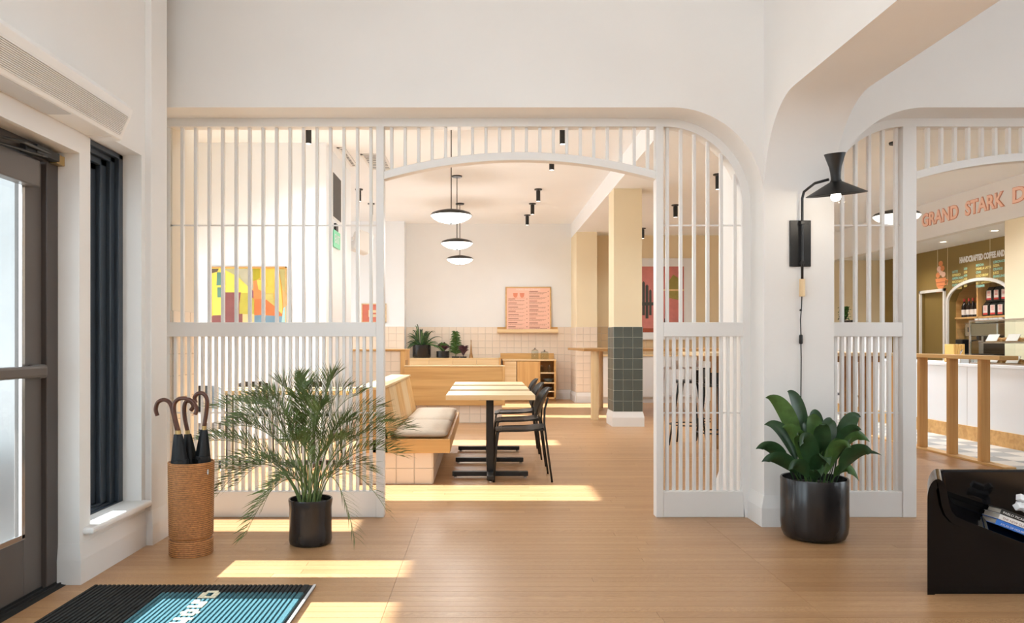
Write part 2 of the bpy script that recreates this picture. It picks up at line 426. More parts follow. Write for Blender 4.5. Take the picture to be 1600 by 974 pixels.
# glass door
door = thing('door_1', 'dark bronze glass entrance door with push bar', 'door', (-2.13, 3.3, 0), kind='structure')
O = (2.13, -3.3, 0)
new('door_frame', BB((-2.20, -2.105, 3.766, 3.868, .0, ZDH), (-2.20, -2.105, 2.70, 3.868, 2.07, ZDH), (-2.20, -2.105, 2.70, 2.79, 0, ZDH)), M['door'], door, .004, off=O)
new('stile', B(-2.175, -2.13, 3.62, 3.765, .015, 2.06), M['doorlight'], door, .004, off=O)
new('stile', B(-2.175, -2.13, 2.80, 2.92, .015, 2.06), M['doorlight'], door, .004, off=O)
new('top_rail', B(-2.175, -2.131, 2.92, 3.62, 1.95, 2.06), M['doorlight'], door, .004, off=O)
new('bottom_rail', B(-2.175, -2.131, 2.92, 3.62, .015, .29), M['doorlight'], door, .004, off=O)
new('glazing_bead', BB((-2.142, -2.126, 3.60, 3.625, .29, 1.95), (-2.142, -2.126, 2.92, 3.625, .285, .31), (-2.142, -2.126, 2.92, 3.625, 1.935, 1.955)), M['chrome'], door, .002, off=O)
new('pane', B(-2.16, -2.152, 2.92, 3.62, .29, 1.95), M['glass'], door, off=O)
pb = new('push_bar', B(-2.095, -2.06, 2.86, 3.70, 1.035, 1.09), M['doorlight'], door, .012, off=O)
new('bar_bracket', B(-2.13, -2.07, 3.65, 3.71, 1.03, 1.095), M['doorlight'], door, .008, off=O)
cl = new('closer_housing', B(-2.135, -2.075, 3.02, 3.66, 1.925, 2.05), M['doorlight'], door, .006, off=O)
def arm_(bm):
    tube(bm, [(-2.07, 3.15, 2.06), (-2.03, 3.45, 2.085), (-2.07, 3.78, 2.10)], .008)
    tube(bm, [(-2.05, 3.30, 2.045), (-2.045, 3.62, 2.065), (-2.08, 3.76, 2.09)], .006)
    box(bm, -2.10, -2.055, 3.60, 3.79, 2.075, 2.115)
    box(bm, -2.09, -2.06, 3.52, 3.60, 2.06, 2.10)
new('closer_arm', arm_, M['black'], door, .003, off=O)
new('strike_plate', B(-2.104, -2.07, 3.79, 3.862, 2.07, 2.115), M['brass'], door, off=O)
def thr(bm):
    prism(bm, [(-2.30, 0), (-2.30, .022), (-2.16, .022), (-2.06, .001), (-2.06, 0)], .7, 3.86)
    for k in range(4): box(bm, -2.155+k*.022, -2.147+k*.022, .7, 3.85, .0, .027-.004*k)
struct('trim_threshold', thr, M['rubber'], 'black ribbed threshold strip under the glass door', 'threshold')
# second leaf nearer the camera (out of frame, keeps the wall closed)
door2 = thing('door_2', 'second bronze glass door leaf nearer the camera', 'door', (-2.13, 2, 0), kind='structure')
O2 = (2.13, -2, 0)
new('door_frame', BB((-2.20, -2.105, .70, .78, 0, ZDH), (-2.20, -2.105, .70, 2.70, 2.07, ZDH), (-2.175, -2.13, 2.55, 2.70, 0, 2.07), (-2.175, -2.13, .78, .90, 0, 2.07), (-2.175, -2.13, .90, 2.55, .015, .29)), M['door'], door2, .004, off=O2)
new('pane', B(-2.16, -2.152, .9, 2.55, .29, 2.07), M['glass'], door2, off=O2)

# overdoor air curtain
ac = thing('air_curtain', 'long white air curtain unit with louvred grille above the glass door', 'air curtain', (-1.9, 3, 2.2))
OA = (1.9, -3, -2.2)
def acb(bm): prism(bm, [(-2.0, 2.240), (-1.862, 2.240), (-1.858, 2.252), (-1.81, 2.362), (-1.803, 2.395), (-1.835, 2.432), (-2.0, 2.45)], 1.2, 4.02)
new('housing', acb, M['frame'], ac, .004, off=OA)
new('grille_backing', lambda bm: prism(bm, [(-1.8555, 2.258), (-1.8535, 2.258), (-1.8115, 2.352), (-1.8135, 2.352)], 1.3, 3.985), M['grey'], ac, off=OA)
sl = None
for k in range(14):
    t = k/13; x = -1.8525+(.0415)*t; z = 2.260+.0905*t
    if sl is None:
        sl = new('slat', B(-.0015, .0035, 1.3-3, 3.985-3, -.0020, .0020), M['frame'], ac)
        sl.location = (x+1.9, 0, z-2.2)
    else: link_copy(sl, 'slat', (x+1.9, 0, z-2.2), ac)
new('underside_panel', B(-1.985, -1.875, 1.25, 3.55, 2.236, 2.241), M['lgrey'], ac, off=OA)
new('end_cap', B(-1.99, -1.87, 3.93, 4.022, 2.236, 2.242), M['frame'], ac, off=OA)

# dining window wall (left, mostly out of sight) and its openings
def wall_win(bm):
    x0, x1 = XW-.25, XW
    T = 5.0
    ops = [(4.9, 5.33, .12, 1.47), (5.86, 7.55, .08, 2.245), (7.62, 9.62, .08, 2.245), (12.35, 12.9, .08, 3.0), (14.3, 15.3, .08, 3.0)]
    yy = 4.85
    for a, b, z0, z1 in ops:
        if a > yy: box(bm, x0, x1, yy, a, 0, ZC)
        box(bm, x0, x1, a, b, 0, z0); box(bm, x0, x1, a, b, z1, ZC); yy = b
    box(bm, x0, x1, yy, 17.2, 0, ZC)
    box(bm, x0, x1, 4.85, YB+.1, ZC, ZE)
struct('wall_windows', wall_win, M['plaster'], 'white street side wall of the dining room with low windows', 'wall')
for i, (a, b, z0, z1) in enumerate([(4.9, 5.33, .12, 1.47), (5.86, 7.55, .08, 2.245), (7.62, 9.62, .08, 2.245), (12.35, 12.9, .08, 3.0), (14.3, 15.3, .08, 3.0)]):
    wt = thing('window_%d' % (i+2), ['small window just past the entrance pilaster', 'dining window nearest the slatted screen', 'dining window before the painting wall', 'tall window behind the painting wall', 'tall window at the far dining corner'][i], 'window', (XW-.12, (a+b)/2, z0), kind='structure')
    OW = (-(XW-.12), -(a+b)/2, -z0)
    f = .05
    new('window_frame', BB((XW-.15, XW-.08, a, a+f, z0, z1), (XW-.15, XW-.08, b-f, b, z0, z1), (XW-.15, XW-.08, a, b, z0, z0+f), (XW-.15, XW-.08, a, b, z1-f, z1)), M['winframe'], wt, off=OW)
    new('pane', B(XW-.118, XW-.112, a+f, b-f, z0+f, z1-f), M['glass'], wt, off=OW)
# upper clerestory light for the dining room comes through openings facing the street above awning level: none modelled

# tan tiled pier right behind the screen
TG = .1515
def tile_src(m, t=.146, d=.006):
    me = bpy.data.meshes.new('tile'); bm = bmesh.new()
    v = box(bm, -t/2, t/2, -d, 0, -t/2, t/2)
    for q in v[:2]+v[4:6]:
        q.co.x *= .975; q.co.z *= .975
    bmesh.ops.recalc_face_normals(bm, faces=bm.faces); bm.to_mesh(me); bm.free(); me.materials.append(m); return me
TP, TT, TGm = tile_src(M['tilepink']), tile_src(M['tiletan']), tile_src(M['tilegreen'])
def tile_wall(parent, me, x0, x1, y, z0, z1, face='-y', p=TG):
    """individual tiles on a vertical face; p pitch. face -y looks at the camera, -x / +x look sideways (x0..x1 is then the y range, y the x)"""
    n = max(1, round((x1-x0)/p)); mrow = max(1, round((z1-z0)/p)); px_, pz_ = (x1-x0)/n, (z1-z0)/mrow
    for i in range(n):
        for j in range(mrow):
            o = bpy.data.objects.new('tile', me); COL.objects.link(o); o.parent = parent
            u, z = x0+(i+.5)*px_, z0+(j+.5)*pz_
            o.scale = (px_/p, 1, pz_/p)
            if face == '-y': o.location = (u, y, z)
            elif face == '-x': o.location = (y, u, z); o.rotation_euler = (0, 0, -PI/2)
            else: o.location = (y, u, z); o.rotation_euler = (0, 0, PI/2)
pier = struct('pier', B(-2.60, -2.142, 5.38, 5.84, 0, ZC), M['plaster_beige'], 'beige painted pier with blush tiles right behind the left screen', 'pillar')
new('tile_backing', B(-2.60, -2.139, 5.376, 5.84, .2, 1.42), M['grout'], pier)
tile_wall(pier, TP, -2.597, -2.142, 5.376, .21, 1.42)
tile_wall(pier, TP, 5.38, 5.84, -2.139, .21, 1.42, '+x')
# column in the dining room
col = struct('column', B(1.861, 2.261, 11.12, 11.58, .2, ZR), [M['plaster_cream2']], 'square cream column with slate green tiles around its lower half', 'column')
new('tile_backing', B(1.854, 2.268, 11.113, 11.587, .2, 1.42), M['groutlight'], col)
tile_wall(col, TGm, 1.855, 2.267, 11.113, .21, 1.42)
tile_wall(col, TGm, 11.115, 11.585, 1.854, .21, 1.42, '-x')
tile_wall(col, TGm, 11.115, 11.585, 2.268, .21, 1.42, '+x')
new('base_moulding', lambda bm: taper(bm, 1.854, 2.268, 11.113, 11.587, .21), M['paint'], col)
new('base_moulding', lambda bm: taper(bm, -2.60, -2.139, 5.376, 5.84, .2), M['paint'], pier)

# white block wall with painting
blk = struct('wall_painting', B(XW, -1.955, 9.72, 11.55, 0, ZC), M['white'], 'bright white wall block behind the left tables, carrying the painting', 'wall')
# back walls
wb = struct('wall_back', B(-1.62, 1.86, 16.41, 16.6, 0, ZC), M['plaster_warm'], 'warm white far wall behind the pendants with blush tile wainscot', 'wall')
new('tile_backing', B(-1.62, 1.86, 16.404, 16.42, .2, 1.52), M['grout'], wb)
tile_wall(wb, TP, -1.62, 1.86, 16.404, .21, 1.52)
wbl = struct('wall_back_left', B(XW, -1.62, 16.05, 16.6, 0, ZC), M['white'], 'white far wall section with the small red picture', 'wall')
new('tile_backing', B(-2.75, -1.62, 16.044, 16.06, .2, 1.52), M['grout'], wbl)
tile_wall(wbl, TP, -2.75, -1.62, 16.044, .21, 1.52)
wbb = struct('wall_back_pier', B(1.85, 2.26, 15.5, 16.6, 0, ZR), M['plaster_cream2'], 'pale cream pier left of the green tiled column, at the far wall', 'wall')
new('tile_backing', B(1.846, 2.264, 15.494, 15.6, .2, 1.50), M['grout'], wbb)
tile_wall(wbb, TP, 1.848, 2.262, 15.494, .21, 1.50)
tile_wall(wbb, TP, 15.5, 16.4, 1.846, .21, 1.50, '-x')
wbr = struct('wall_back_right', B(2.26, 8.2, 16.0, 16.6, 0, ZR), M['plaster_tan'], 'tan far wall behind the framed cactus picture', 'wall')
new('tile_backing', B(2.26, 5.0, 15.994, 16.02, .2, 1.52), M['grout'], wbr)
tile_wall(wbr, TT, 2.262, 5.0, 15.994, .21, 1.52)
def bb_back(bm):
    for (a, b, yy) in ((-1.62, 1.85, 16.404), (XW, -1.62, 16.044), (1.85, 2.264, 15.494), (2.26, 6, 15.994)):
        prism(bm, [(yy, 0), (yy-.022, 0), (yy-.022, .13), (yy-.006, .2), (yy, .2)], a, b, 'x')
    prism(bm, [(1.846, 0), (1.824, 0), (1.824, .13), (1.84, .2), (1.846, .2)], 15.48, 16.4)
struct('baseboard_back', bb_back, M['paint'], 'white baseboard along the far walls', 'baseboard')
# cafe side walls
struct('wall_cafe_end', B(5.6, 8.3, 15.85, 15.98, 0, ZR), M['plaster_cream2'], 'pale yellow end wall of the cafe bay', 'wall')
struct('wall_outer_right', B(8.9, 9.0, 5.6, 16.2, 0, ZR), M['olive'], 'outer wall behind the cafe shelves', 'wall')
struct('wall_front', BB((-2.3, 8.2, -1.6, -1.45, 0, 2.7), (-2.3, 8.2, -1.6, -1.45, 4.0, ZE), (-2.3, -1.9, -1.6, -1.45, 2.7, 4.0), (1.0, 8.2, -1.6, -1.45, 2.7, 4.0)), M['plaster'], 'street front wall behind the camera with an added high opening for light', 'wall')  # wall added to dim the entry, its opening sized for the light
struct('wall_right', BB((8.2, 8.35, -1.6, 5.6, 0, .8), (8.2, 8.35, -1.6, 5.6, 3.6, ZE), (8.2, 8.35, -1.6, -.6, .8, 3.6), (8.2, 8.35, 1.4, 3.0, .8, 3.6), (8.2, 8.35, 5.0, 5.6, .8, 3.6)), M['plaster'], 'white right wall of the lounge, out of view', 'wall')  # unseen openings added to brighten the left wall and beam soffit

# ---- partition screens (white slatted)
SY0, SY1 = YS, YS+.09
def slat_obj(parent, x, z0, z1, w_=.0215, d=.034, off=(0, 0, 0)):
    cache = slat_obj.cache; k = (round(z0, 3), round(z1, 3), w_)
    if k not in cache:
        o = new('slat', B(-w_/2, w_/2, YS+.028, YS+.028+d, z0, z1), M['paint'], parent, .004)
        cache[k] = o
    else:
        s = cache[k]; o = s.copy(); COL.objects.link(o); o.parent = parent
    o.location = (x, 0, 0)
    return o
slat_obj.cache = {}
S = F/YS                          # pixels per metre at the screen plane
P = 21.2/S
def top_limit(x, side):           # inner edge of the rounded frame
    r = R-.055
    if side == 'r': c = XP-R
    else: c = XQ+R
    dx = (x-c) if side == 'r' else (c-x)
    if dx <= 0: return ZS-.055
    if dx >= r: return None
    return ZS-R+math.sqrt(r*r-dx*dx)
ZM0, ZM1, ZB = 1.238, 1.336, .176
def panel(parent, xs_up, xs_lo, x0, x1, side=None):
    for x in xs_up:
        t = ZS-.05 if side is None else top_limit(x, side)
        if t and t > ZM1: slat_obj(parent, x, ZM1-.01, t+.012)
    for x in xs_lo: slat_obj(parent, x, ZB-.01, ZM0+.01)
    new('mid_rail', B(x0, x1, YS+.002, YS+.075, ZM0, ZM1), M['paint'], parent, .004)
    new('kick_board', B(x0, x1, YS+.006, YS+.07, 0, ZB), M['paint'], parent, .004)
    new('stretcher_rod', B(x0, x1, YS+.04, YS+.05, 2.000, 2.010), M['paint'], parent)
    new('stretcher_rod', B(x0, x1, YS+.04, YS+.05, .708, .718), M['paint'], parent)
def arch_header(parent, xa, xb):
    """shallow arched rail with small bars above"""
    hw = (xb-xa)/2; xm = (xa+xb)/2; rise = .131; zb0 = Z(280, YS)
    Rr = (hw*hw+rise*rise)/(2*rise); zc = zb0+rise-Rr
    def zlow(x): return zc+math.sqrt(Rr*Rr-(x-xm)**2)
    def f(bm):
        n = 28; lo = [(xa+(xb-xa)*i/n, zlow(xa+(xb-xa)*i/n)) for i in range(n+1)]
        hi = [(x, z+.055) for x, z in lo]
        prism(bm, lo+hi[::-1], YS+.002, YS+.085)
    new('arch_rail', f, M['paint'], parent, .004)
    return zlow
# left screen
scrL = thing('slatted_screen', 'white slatted partition screen behind the palm, left of the archway', 'screen', (0, 0, 0))
x588, x600 = X(587.5, YS), X(599.7, YS)
ups = [X(281.5+21.2*k, YS) for k in range(-6, 15)]; los = [X(281.5+10.6*k, YS) for k in range(-12, 29)]
panel(scrL, ups, los, -3.78, x588)
new('stile', B(x588, x600, YS, SY1, 0, ZS-.05), M['paint'], scrL, .004)
# archway screen header + right screen
scrM = thing('arched_screen_header', 'white arched header rail with short bars above the central opening', 'screen header', (0, 0, 0))
x1025, x1037 = X(1025.3, YS), X(1036.9, YS)
zl = arch_header(scrM, x600, x1025)
for k in range(20):
    x = X(611+21.2*k, YS)
    if x < x1025-.02:
        o = new('slat', B(-.011, .011, YS+.028, YS+.062, zl(x)+.045, ZS-.04), M['paint'], scrM, .004); o.location = (x, 0, 0)
scrR = thing('slatted_screen', 'white slatted screen with a rounded upper right corner, left of the pillar', 'screen', (0, 0, 0))
ups = [X(1044.7+21.2*k, YS) for k in range(6)]; los = [X(1044.7+10.6*k, YS) for k in range(12)]
panel(scrR, ups, los, x1037, X(1163, YS), 'r')
new('stile', B(x1025, x1037, YS, SY1, 0, ZS-.05), M['paint'], scrR, .004)
def frame_curve_r(bm):
    ro, ri = R, R-.055; c = (XP-R, ZS-R)
    pts = [(-3.8, ZS), (c[0], ZS)] + arc(*c, ro, ro, PI/2, 0, 18)[1:] + [(XP, 0), (XP-.038, 0), (XP-.055, ZB)] + arc(*c, ri, ri, 0, PI/2, 18) + [(-3.8, ZS-.055)]
    prism(bm, pts, YS, SY1)
fr = new('outer_frame', frame_curve_r, M['paint'], scrM, .004, smooth=True)
# right (cafe) screen
scrC = thing('slatted_screen', 'white slatted screen right of the pillar, behind the broad-leaved plant', 'screen', (0, 0, 0))
x1421, x1432 = X(1411, YS), X(1432.4, YS)
ups = [X(1320-21.2+21.2*k, YS) for k in range(6)]; los = [X(1298.8+10.6*k, YS) for k in range(11)]
panel(scrC, ups, los, XQ, x1421, 'l')
new('stile', B(x1421, x1432, YS, SY1, 0, ZS-.05), M['paint'], scrC, .004)
scrD = thing('arched_screen_header', 'white arched header rail with short bars above the cafe opening', 'screen header', (0, 0, 0))
xd1 = 4.80
zl2 = arch_header(scrD, x1432, xd1)
for k in range(20):
    x = X(1454.7-21.2+21.2*k+21.2, YS)
    if x < xd1-.02:
        o = new('slat', B(-.011, .011, YS+.028, YS+.062, zl2(x)+.045, ZS-.04), M['paint'], scrD, .004); o.location = (x, 0, 0)
def frame_curve_l(bm):
    ro, ri = R, R-.055; c = (XQ+R, ZS-R)
    mir = lambda pts: [(2*c[0]-x, z) for x, z in pts]
    pts = [(5.5, ZS), (c[0], ZS)] + mir(arc(*c, ro, ro, PI/2, 0, 18))[1:] + [(XQ, 0), (XQ+.02, 0), (XQ+.055, ZB)] + mir(arc(*c, ri, ri, 0, PI/2, 18)) + [(5.5, ZS-.055)]
    prism(bm, pts, YS, SY1)
new('outer_frame', frame_curve_l, M['paint'], scrD, .004, smooth=True)
new('stile', B(xd1, xd1+.055, YS, SY1, 0, ZS-.05), M['paint'], scrD, .004)

# ================================================================== ENTRY OBJECTS
# door mat
mt = thing('door_mat', 'teal ribbed entrance mat with cream lettering on the floor by the door', 'mat', (-1.365, 3.3, 0))
new('mat_base', B(-.54, .545, -.75, .53, 0, .008), M['rubber'], mt, .003)
rib = None
for k in range(48):
    x = -.525+k*.0222
    if rib is None:
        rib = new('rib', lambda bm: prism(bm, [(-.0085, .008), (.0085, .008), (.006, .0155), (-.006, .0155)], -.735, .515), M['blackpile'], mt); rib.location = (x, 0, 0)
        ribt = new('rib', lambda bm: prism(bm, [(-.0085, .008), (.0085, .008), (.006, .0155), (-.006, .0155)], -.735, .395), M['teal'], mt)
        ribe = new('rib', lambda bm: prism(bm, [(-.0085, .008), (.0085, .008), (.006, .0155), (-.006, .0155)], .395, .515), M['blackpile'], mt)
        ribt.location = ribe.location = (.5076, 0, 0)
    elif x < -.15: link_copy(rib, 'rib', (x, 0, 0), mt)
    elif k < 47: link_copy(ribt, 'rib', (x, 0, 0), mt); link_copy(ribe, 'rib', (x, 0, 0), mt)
new('mat_edge', B(.533, .545, -.75, .53, .006, .012), M['lgrey'], mt)
def letters(bm):
    # chunky woven script strokes, running toward the camera
    pix = ["..####..", ".##..##.", ".##..##.", ".######.", "........", ".##.....", ".#####..", "....##..", ".#####..", "........", "..####..", ".##..##.", "..####..", "........", ".######.", "....##..", ".#####.."]
    for r, rowp in enumerate(pix):
        for c, ch in enumerate(rowp):
            if ch == '#':
                x = .09+(c-4)*.0222*.62; yy = .40-r*.026
                box(bm, x-.006, x+.006, yy-.011, yy+.011, .0150, .0185)
new('lettering', letters, M['cream'], mt)['kind'] = 'stuff'

# umbrella stand
us = thing('umbrella_stand', 'tall honey rattan umbrella basket by the pilaster', 'umbrella stand', (-1.660, 4.44, 0))
def basket(bm):
    prof = [(.0, 0), (.118, 0)]
    def coil(z0, z1, n, r0, r1):
        out = []
        for i in range(n):
            z = z0+(z1-z0)*(i+.0)/n; dz = (z1-z0)/n; r = r0+(r1-r0)*i/n
            out += [(r-.004, z), (r-.001, z+dz*.25), (r, z+dz*.5), (r-.001, z+dz*.75)]
        return out
    prof += coil(.002, .088, 8, .121, .122) + [(.108, .088), (.106, .094), (.108, .102)] + coil(.102, .520, 38, .121, .127) + [(.126, .523), (.117, .523), (.115, .10), (0, .10)]
    lathe(bm, prof, seg=40, capb=False, capt=False)
new('basket', basket, M['wicker'], us, smooth='all')
new('clasp', B(.107, .118, -.057, -.045, .455, .485), M['chrome'], us, .002)

def umbrella(label, px, path_px, base, Yd, lean):
    """path_px: pixel outline of the crook, top to neck; base: local xy of tip inside basket"""
    pts = [(X(p[0], Yd), Yd, Z(p[1], Yd)) for p in path_px]
    neck = Vector(pts[-1])
    tip = Vector((-1.660+base[0], 4.44+base[1], .13))
    t = thing('umbrella', label, 'umbrella', tip)
    # smooth crook
    sm = []
    P4 = [Vector(p) for p in pts]
    for i in range(len(P4)-1):
        a = P4[max(i-1, 0)]; b = P4[i]; c = P4[i+1]; d = P4[min(i+2, len(P4)-1)]
        for k in range(5):
            s = k/5
            sm.append(.5*((2*b)+(-a+c)*s+(2*a-5*b+4*c-d)*s*s+(-a+3*b-3*c+d)*s**3))
    sm.append(P4[-1])
    new('handle', lambda bm: tube(bm, [p-tip for p in sm], .0115, 10), M['cane'], t, smooth='all')
    d = (tip-neck)
    new('collar', lambda bm: tube(bm, [neck-tip+d*-.008, neck-tip+d*.03], .0128, 10), M['brass'], t, smooth=True)
    def can(bm):
        n = 14; seg = 14; rings = []
        ax = d.normalized(); a = ax.cross(Vector((0, 1, 0))).normalized(); b = ax.cross(a)
        for i in range(n+1):
            s = i/n; c = neck-tip+d*(.03+s*.97)
            r0 = .017+.020*min(1, s*3.2)-.017*max(0, s-.35)
            rings.append([bm.verts.new(c+(a*math.cos(2*PI*k/seg)+b*math.sin(2*PI*k/seg))*r0*(1+.22*math.cos(k*PI+s*2)+.1*math.sin(5*s+k))) for k in range(seg)])
        for A, Bq in zip(rings, rings[1:]):
            for k in range(seg): bm.faces.new((A[k], A[(k+1) % seg], Bq[(k+1) % seg], Bq[k]))
        bm.faces.new(rings[0][::-1]); bm.faces.new(rings[-1])
    new('canopy', can, M['nylon'], t, smooth='all')
    new('strap', lambda bm: tube(bm, [neck-tip+d*.28, neck-tip+d*.31], .041, 10), M['nylon'], t)
    return t
umbrella('folded black umbrella whose crook points left, leftmost in the basket', 0, [(246, 650), (243.5, 640), (247, 629), (257, 625), (266, 631), (271, 648), (277, 674)], (-.035, -.02), 4.40, 0)
umbrella('folded black umbrella with the widest crook, arching right over its neighbour', 0, [(305, 648), (307, 639), (302, 629), (291, 623), (279, 624), (272, 633), (273, 650), (279, 674)], (-.01, -.06), 4.36, 0)
umbrella('folded black umbrella with a small crook tucked under the wide one', 0, [(298, 642), (302, 635), (298, 628), (291, 628), (288, 637), (289, 655), (293, 674)], (.015, .03), 4.47, 0)
umbrella('folded black umbrella with the tallest crook, rightmost in the basket', 0, [(306, 630), (304, 622), (309, 615.5), (317, 615), (323, 623), (323, 640), (319, 667)], (.045, .01), 4.42, 0)

# palm
def frond(p0, p1, sag, leaf, n=34, w0=.006, wob=0):
    """arching rachis from p0 to p1 (Vectors) with leaflets; returns fill for bmesh"""
    def f(bm):
        p0v, p1v = Vector(p0), Vector(p1)
        c1 = p0v + Vector(((p1v.x-p0v.x)*.18, (p1v.y-p0v.y)*.18, max(.18, (p1v.z-p0v.z)*.65+sag)))
        c2 = p0v + Vector(((p1v.x-p0v.x)*.62, (p1v.y-p0v.y)*.62, (p1v.z-p0v.z)*.95+sag))
        pts = [Vector(q) for q in bez(p0v, c1, c2, p1v, 40)]
        tube(bm, pts, .0042, 5, .0012)
        for i in range(n):
            s = .30+.70*i/(n-1); k = s*40; k0 = min(int(k), 39); p = pts[k0].lerp(pts[k0+1], k-k0)
            t = (pts[k0+1]-pts[k0]).normalized()
            side = t.cross(Vector((0, 0, 1)))
            if side.length < .2: side = Vector((1, 0, 0))
            side.normalize(); up = side.cross(t)
            L = leaf*(.55+.9*math.sin(PI*min(1, (s-.2)*1.05))**.8)*random.uniform(.85, 1.1)
            for sg in (-1, 1):
                a = random.uniform(.55, .8); d = (t*math.cos(a)+side*sg*math.sin(a)*.8+up*random.uniform(.3, .7)).normalized()
                m1 = p+d*L*.5; e = p+d*L+Vector((0, 0, -L*random.uniform(.02, .22)))
                wv = (d.cross(up)).normalized()*w0*.48
                wz = Vector((0, 0, w0*.35))
                A = bm.verts.new(p-wv*.4); B_ = bm.verts.new(p+wv*.4); C = bm.verts.new(m1+wv+wz); D = bm.verts.new(m1-wv-wz); E = bm.verts.new(e)
                bm.faces.new((A, B_, C, D)); bm.faces.new((D, C, E))
    return f
palm = thing('potted_palm', 'feathery parlour palm in a black pot in front of the left screen', 'potted plant', (-1.03, 4.66, 0))
def palm_pot(bm):
    lathe(bm, [(0, 0), (.112, 0), (.122, .008), (.127, .03), (.124, .08), (.124, .22), (.130, .262), (.128, .270), (.120, .268), (.116, .235), (0, .235)], seg=40, capb=False, capt=False)
new('pot', palm_pot, M['darkglaze'], palm, smooth=True)
new('soil', lambda bm: lathe(bm, [(0, .245), (.06, .25), (.117, .238)], seg=24, capb=False, capt=False), M['soil'], palm)
tips = [ # px, py, depth offset, sag, leaf
 (322, 690, .05, .10, .16), (345, 640, -.05, .16, .17), (395, 632, .12, .14, .17), (440, 603, .0, .05, .15), (425, 640, -.1, .08, .16),
 (480, 600, .1, .02, .14), (520, 592, -.05, .03, .15), (536, 610, .08, .04, .15), (500, 640, -.12, .05, .13), (585, 640, .1, .10, .16),
 (598, 662, -.08, .12, .16), (632, 672, .04, .16, .16), (622, 712, -.1, .18, .16), (575, 735, .12, .12, .13), (605, 800, -.15, .30, .13),
 (553, 838, -.22, .36, .11), (384, 836, -.2, .34, .12), (338, 776, -.1, .26, .15), (370, 758, .02, .22, .13), (345, 735, .14, .17, .14),
 (415, 618, .06, .1, .15), (462, 596, -.05, .03, .14), (498, 604, .0, .02, .15), (560, 618, .02, .06, .15), (545, 660, -.1, .05, .13), (610, 688, .0, .16, .15), (375, 655, -.12, .14, .16), (360, 668, .1, .14, .15),
 (455, 690, -.2, .1, .12), (545, 690, -.18, .1, .12), (430, 760, .16, .2, .1), (408, 800, .12, .28, .1)]
for i, (px, py, dy, sag, lf) in enumerate(tips):
    Yt = 4.66+dy; tipv = Vector((X(px, Yt)+1.03, dy, Z(py, Yt)))
    a = random.uniform(0, 2*PI); base = Vector((.035*math.cos(a)+tipv.x*.06, .035*math.sin(a), .24))
    low = py > 730
    new('frond', frond(base, tipv, sag*.55 if not low else sag, lf*.80, n=30 if low else 44), M['palm'], palm)
for i in range(7):
    a = i*.9; new('stalk', (lambda a: lambda bm: tube(bm, [(.05*math.cos(a), .05*math.sin(a), .235), (.035*math.cos(a+.3), .035*math.sin(a+.3), .33), (.05*math.cos(a+.2), .05*math.sin(a+.2), .46)], .008, 6, .004))(a), M['rachis'], palm, smooth='all')

# broad-leaved plant
asp = thing('potted_cast_iron_plant', 'broad-leaved dark green plant in a big black pot against the pillar', 'potted plant', (2.035, 4.80, 0))
new('pot', lambda bm: lathe(bm, [(0, 0), (.160, 0), (.178, .012), (.192, .045), (.197, .09), (.197, .365), (.194, .371), (.186, .368), (.184, .32), (0, .32)], seg=48, capb=False, capt=False), M['darkglaze'], asp, smooth=True)
new('soil', lambda bm: lathe(bm, [(0, .335), (.1, .335), (.185, .325)], seg=24, capb=False, capt=False), M['soil'], asp)
def leaf(p0, p1, sag, width, fold=.25, start=.35, roll=0.0, face=None):
    def f(bm):
        p0v, p1v = Vector(p0), Vector(p1)
        mid = p0v.lerp(p1v, .35); mid.z = max(p0v.z, p1v.z)+sag
        mid2 = p0v.lerp(p1v, .72); mid2.z = p1v.z+(mid.z-p1v.z)*.7+sag*.25
        n = 18; pts = [Vector(q) for q in bez(p0v, p0v.lerp(mid, .8), mid2, p1v, n)]
        prev = None; pside = None
        for i, p in enumerate(pts):
            s = i/n; t = (pts[min(i+1, n)]-pts[max(i-1, 0)]).normalized()
            side = t.cross(Vector((0, 0, 1)))
            if side.length < .15: side = Vector((1, 0, 0))
            side.normalize()
            fv = Vector((0, -1, 0))
            s2 = t.cross(fv)
            if s2.length > .1: side = side.lerp(s2.normalized()*(1 if s2.dot(side) > 0 else -1), .72 if face is None else face).normalized()
            if pside is not None and side.dot(pside) < 0: side = -side
            if pside is not None: side = (side+pside*1.2).normalized()
            pside = side
            up = side.cross(t).normalized()
            u = max(0, (s-start)/(1-start))
            start_ = start-.16; u = max(0, (s-start_)/(1-start_)); wd = .004 if s < start_ else .004*(1-u)+width*1.3*(u**.6)*((1-u)**1.1)/.3316
            if i == n: wd = .0008
            row = [bm.verts.new(p-side*wd+up*wd*fold), bm.verts.new(p-side*wd*.5+up*wd*fold*.35), bm.verts.new(p), bm.verts.new(p+side*wd*.5+up*wd*fold*.35), bm.verts.new(p+side*wd+up*wd*fold)]
            if prev:
                for k in range(4): bm.faces.new((prev[k], prev[k+1], row[k+1], row[k]))
            prev = row
    return f
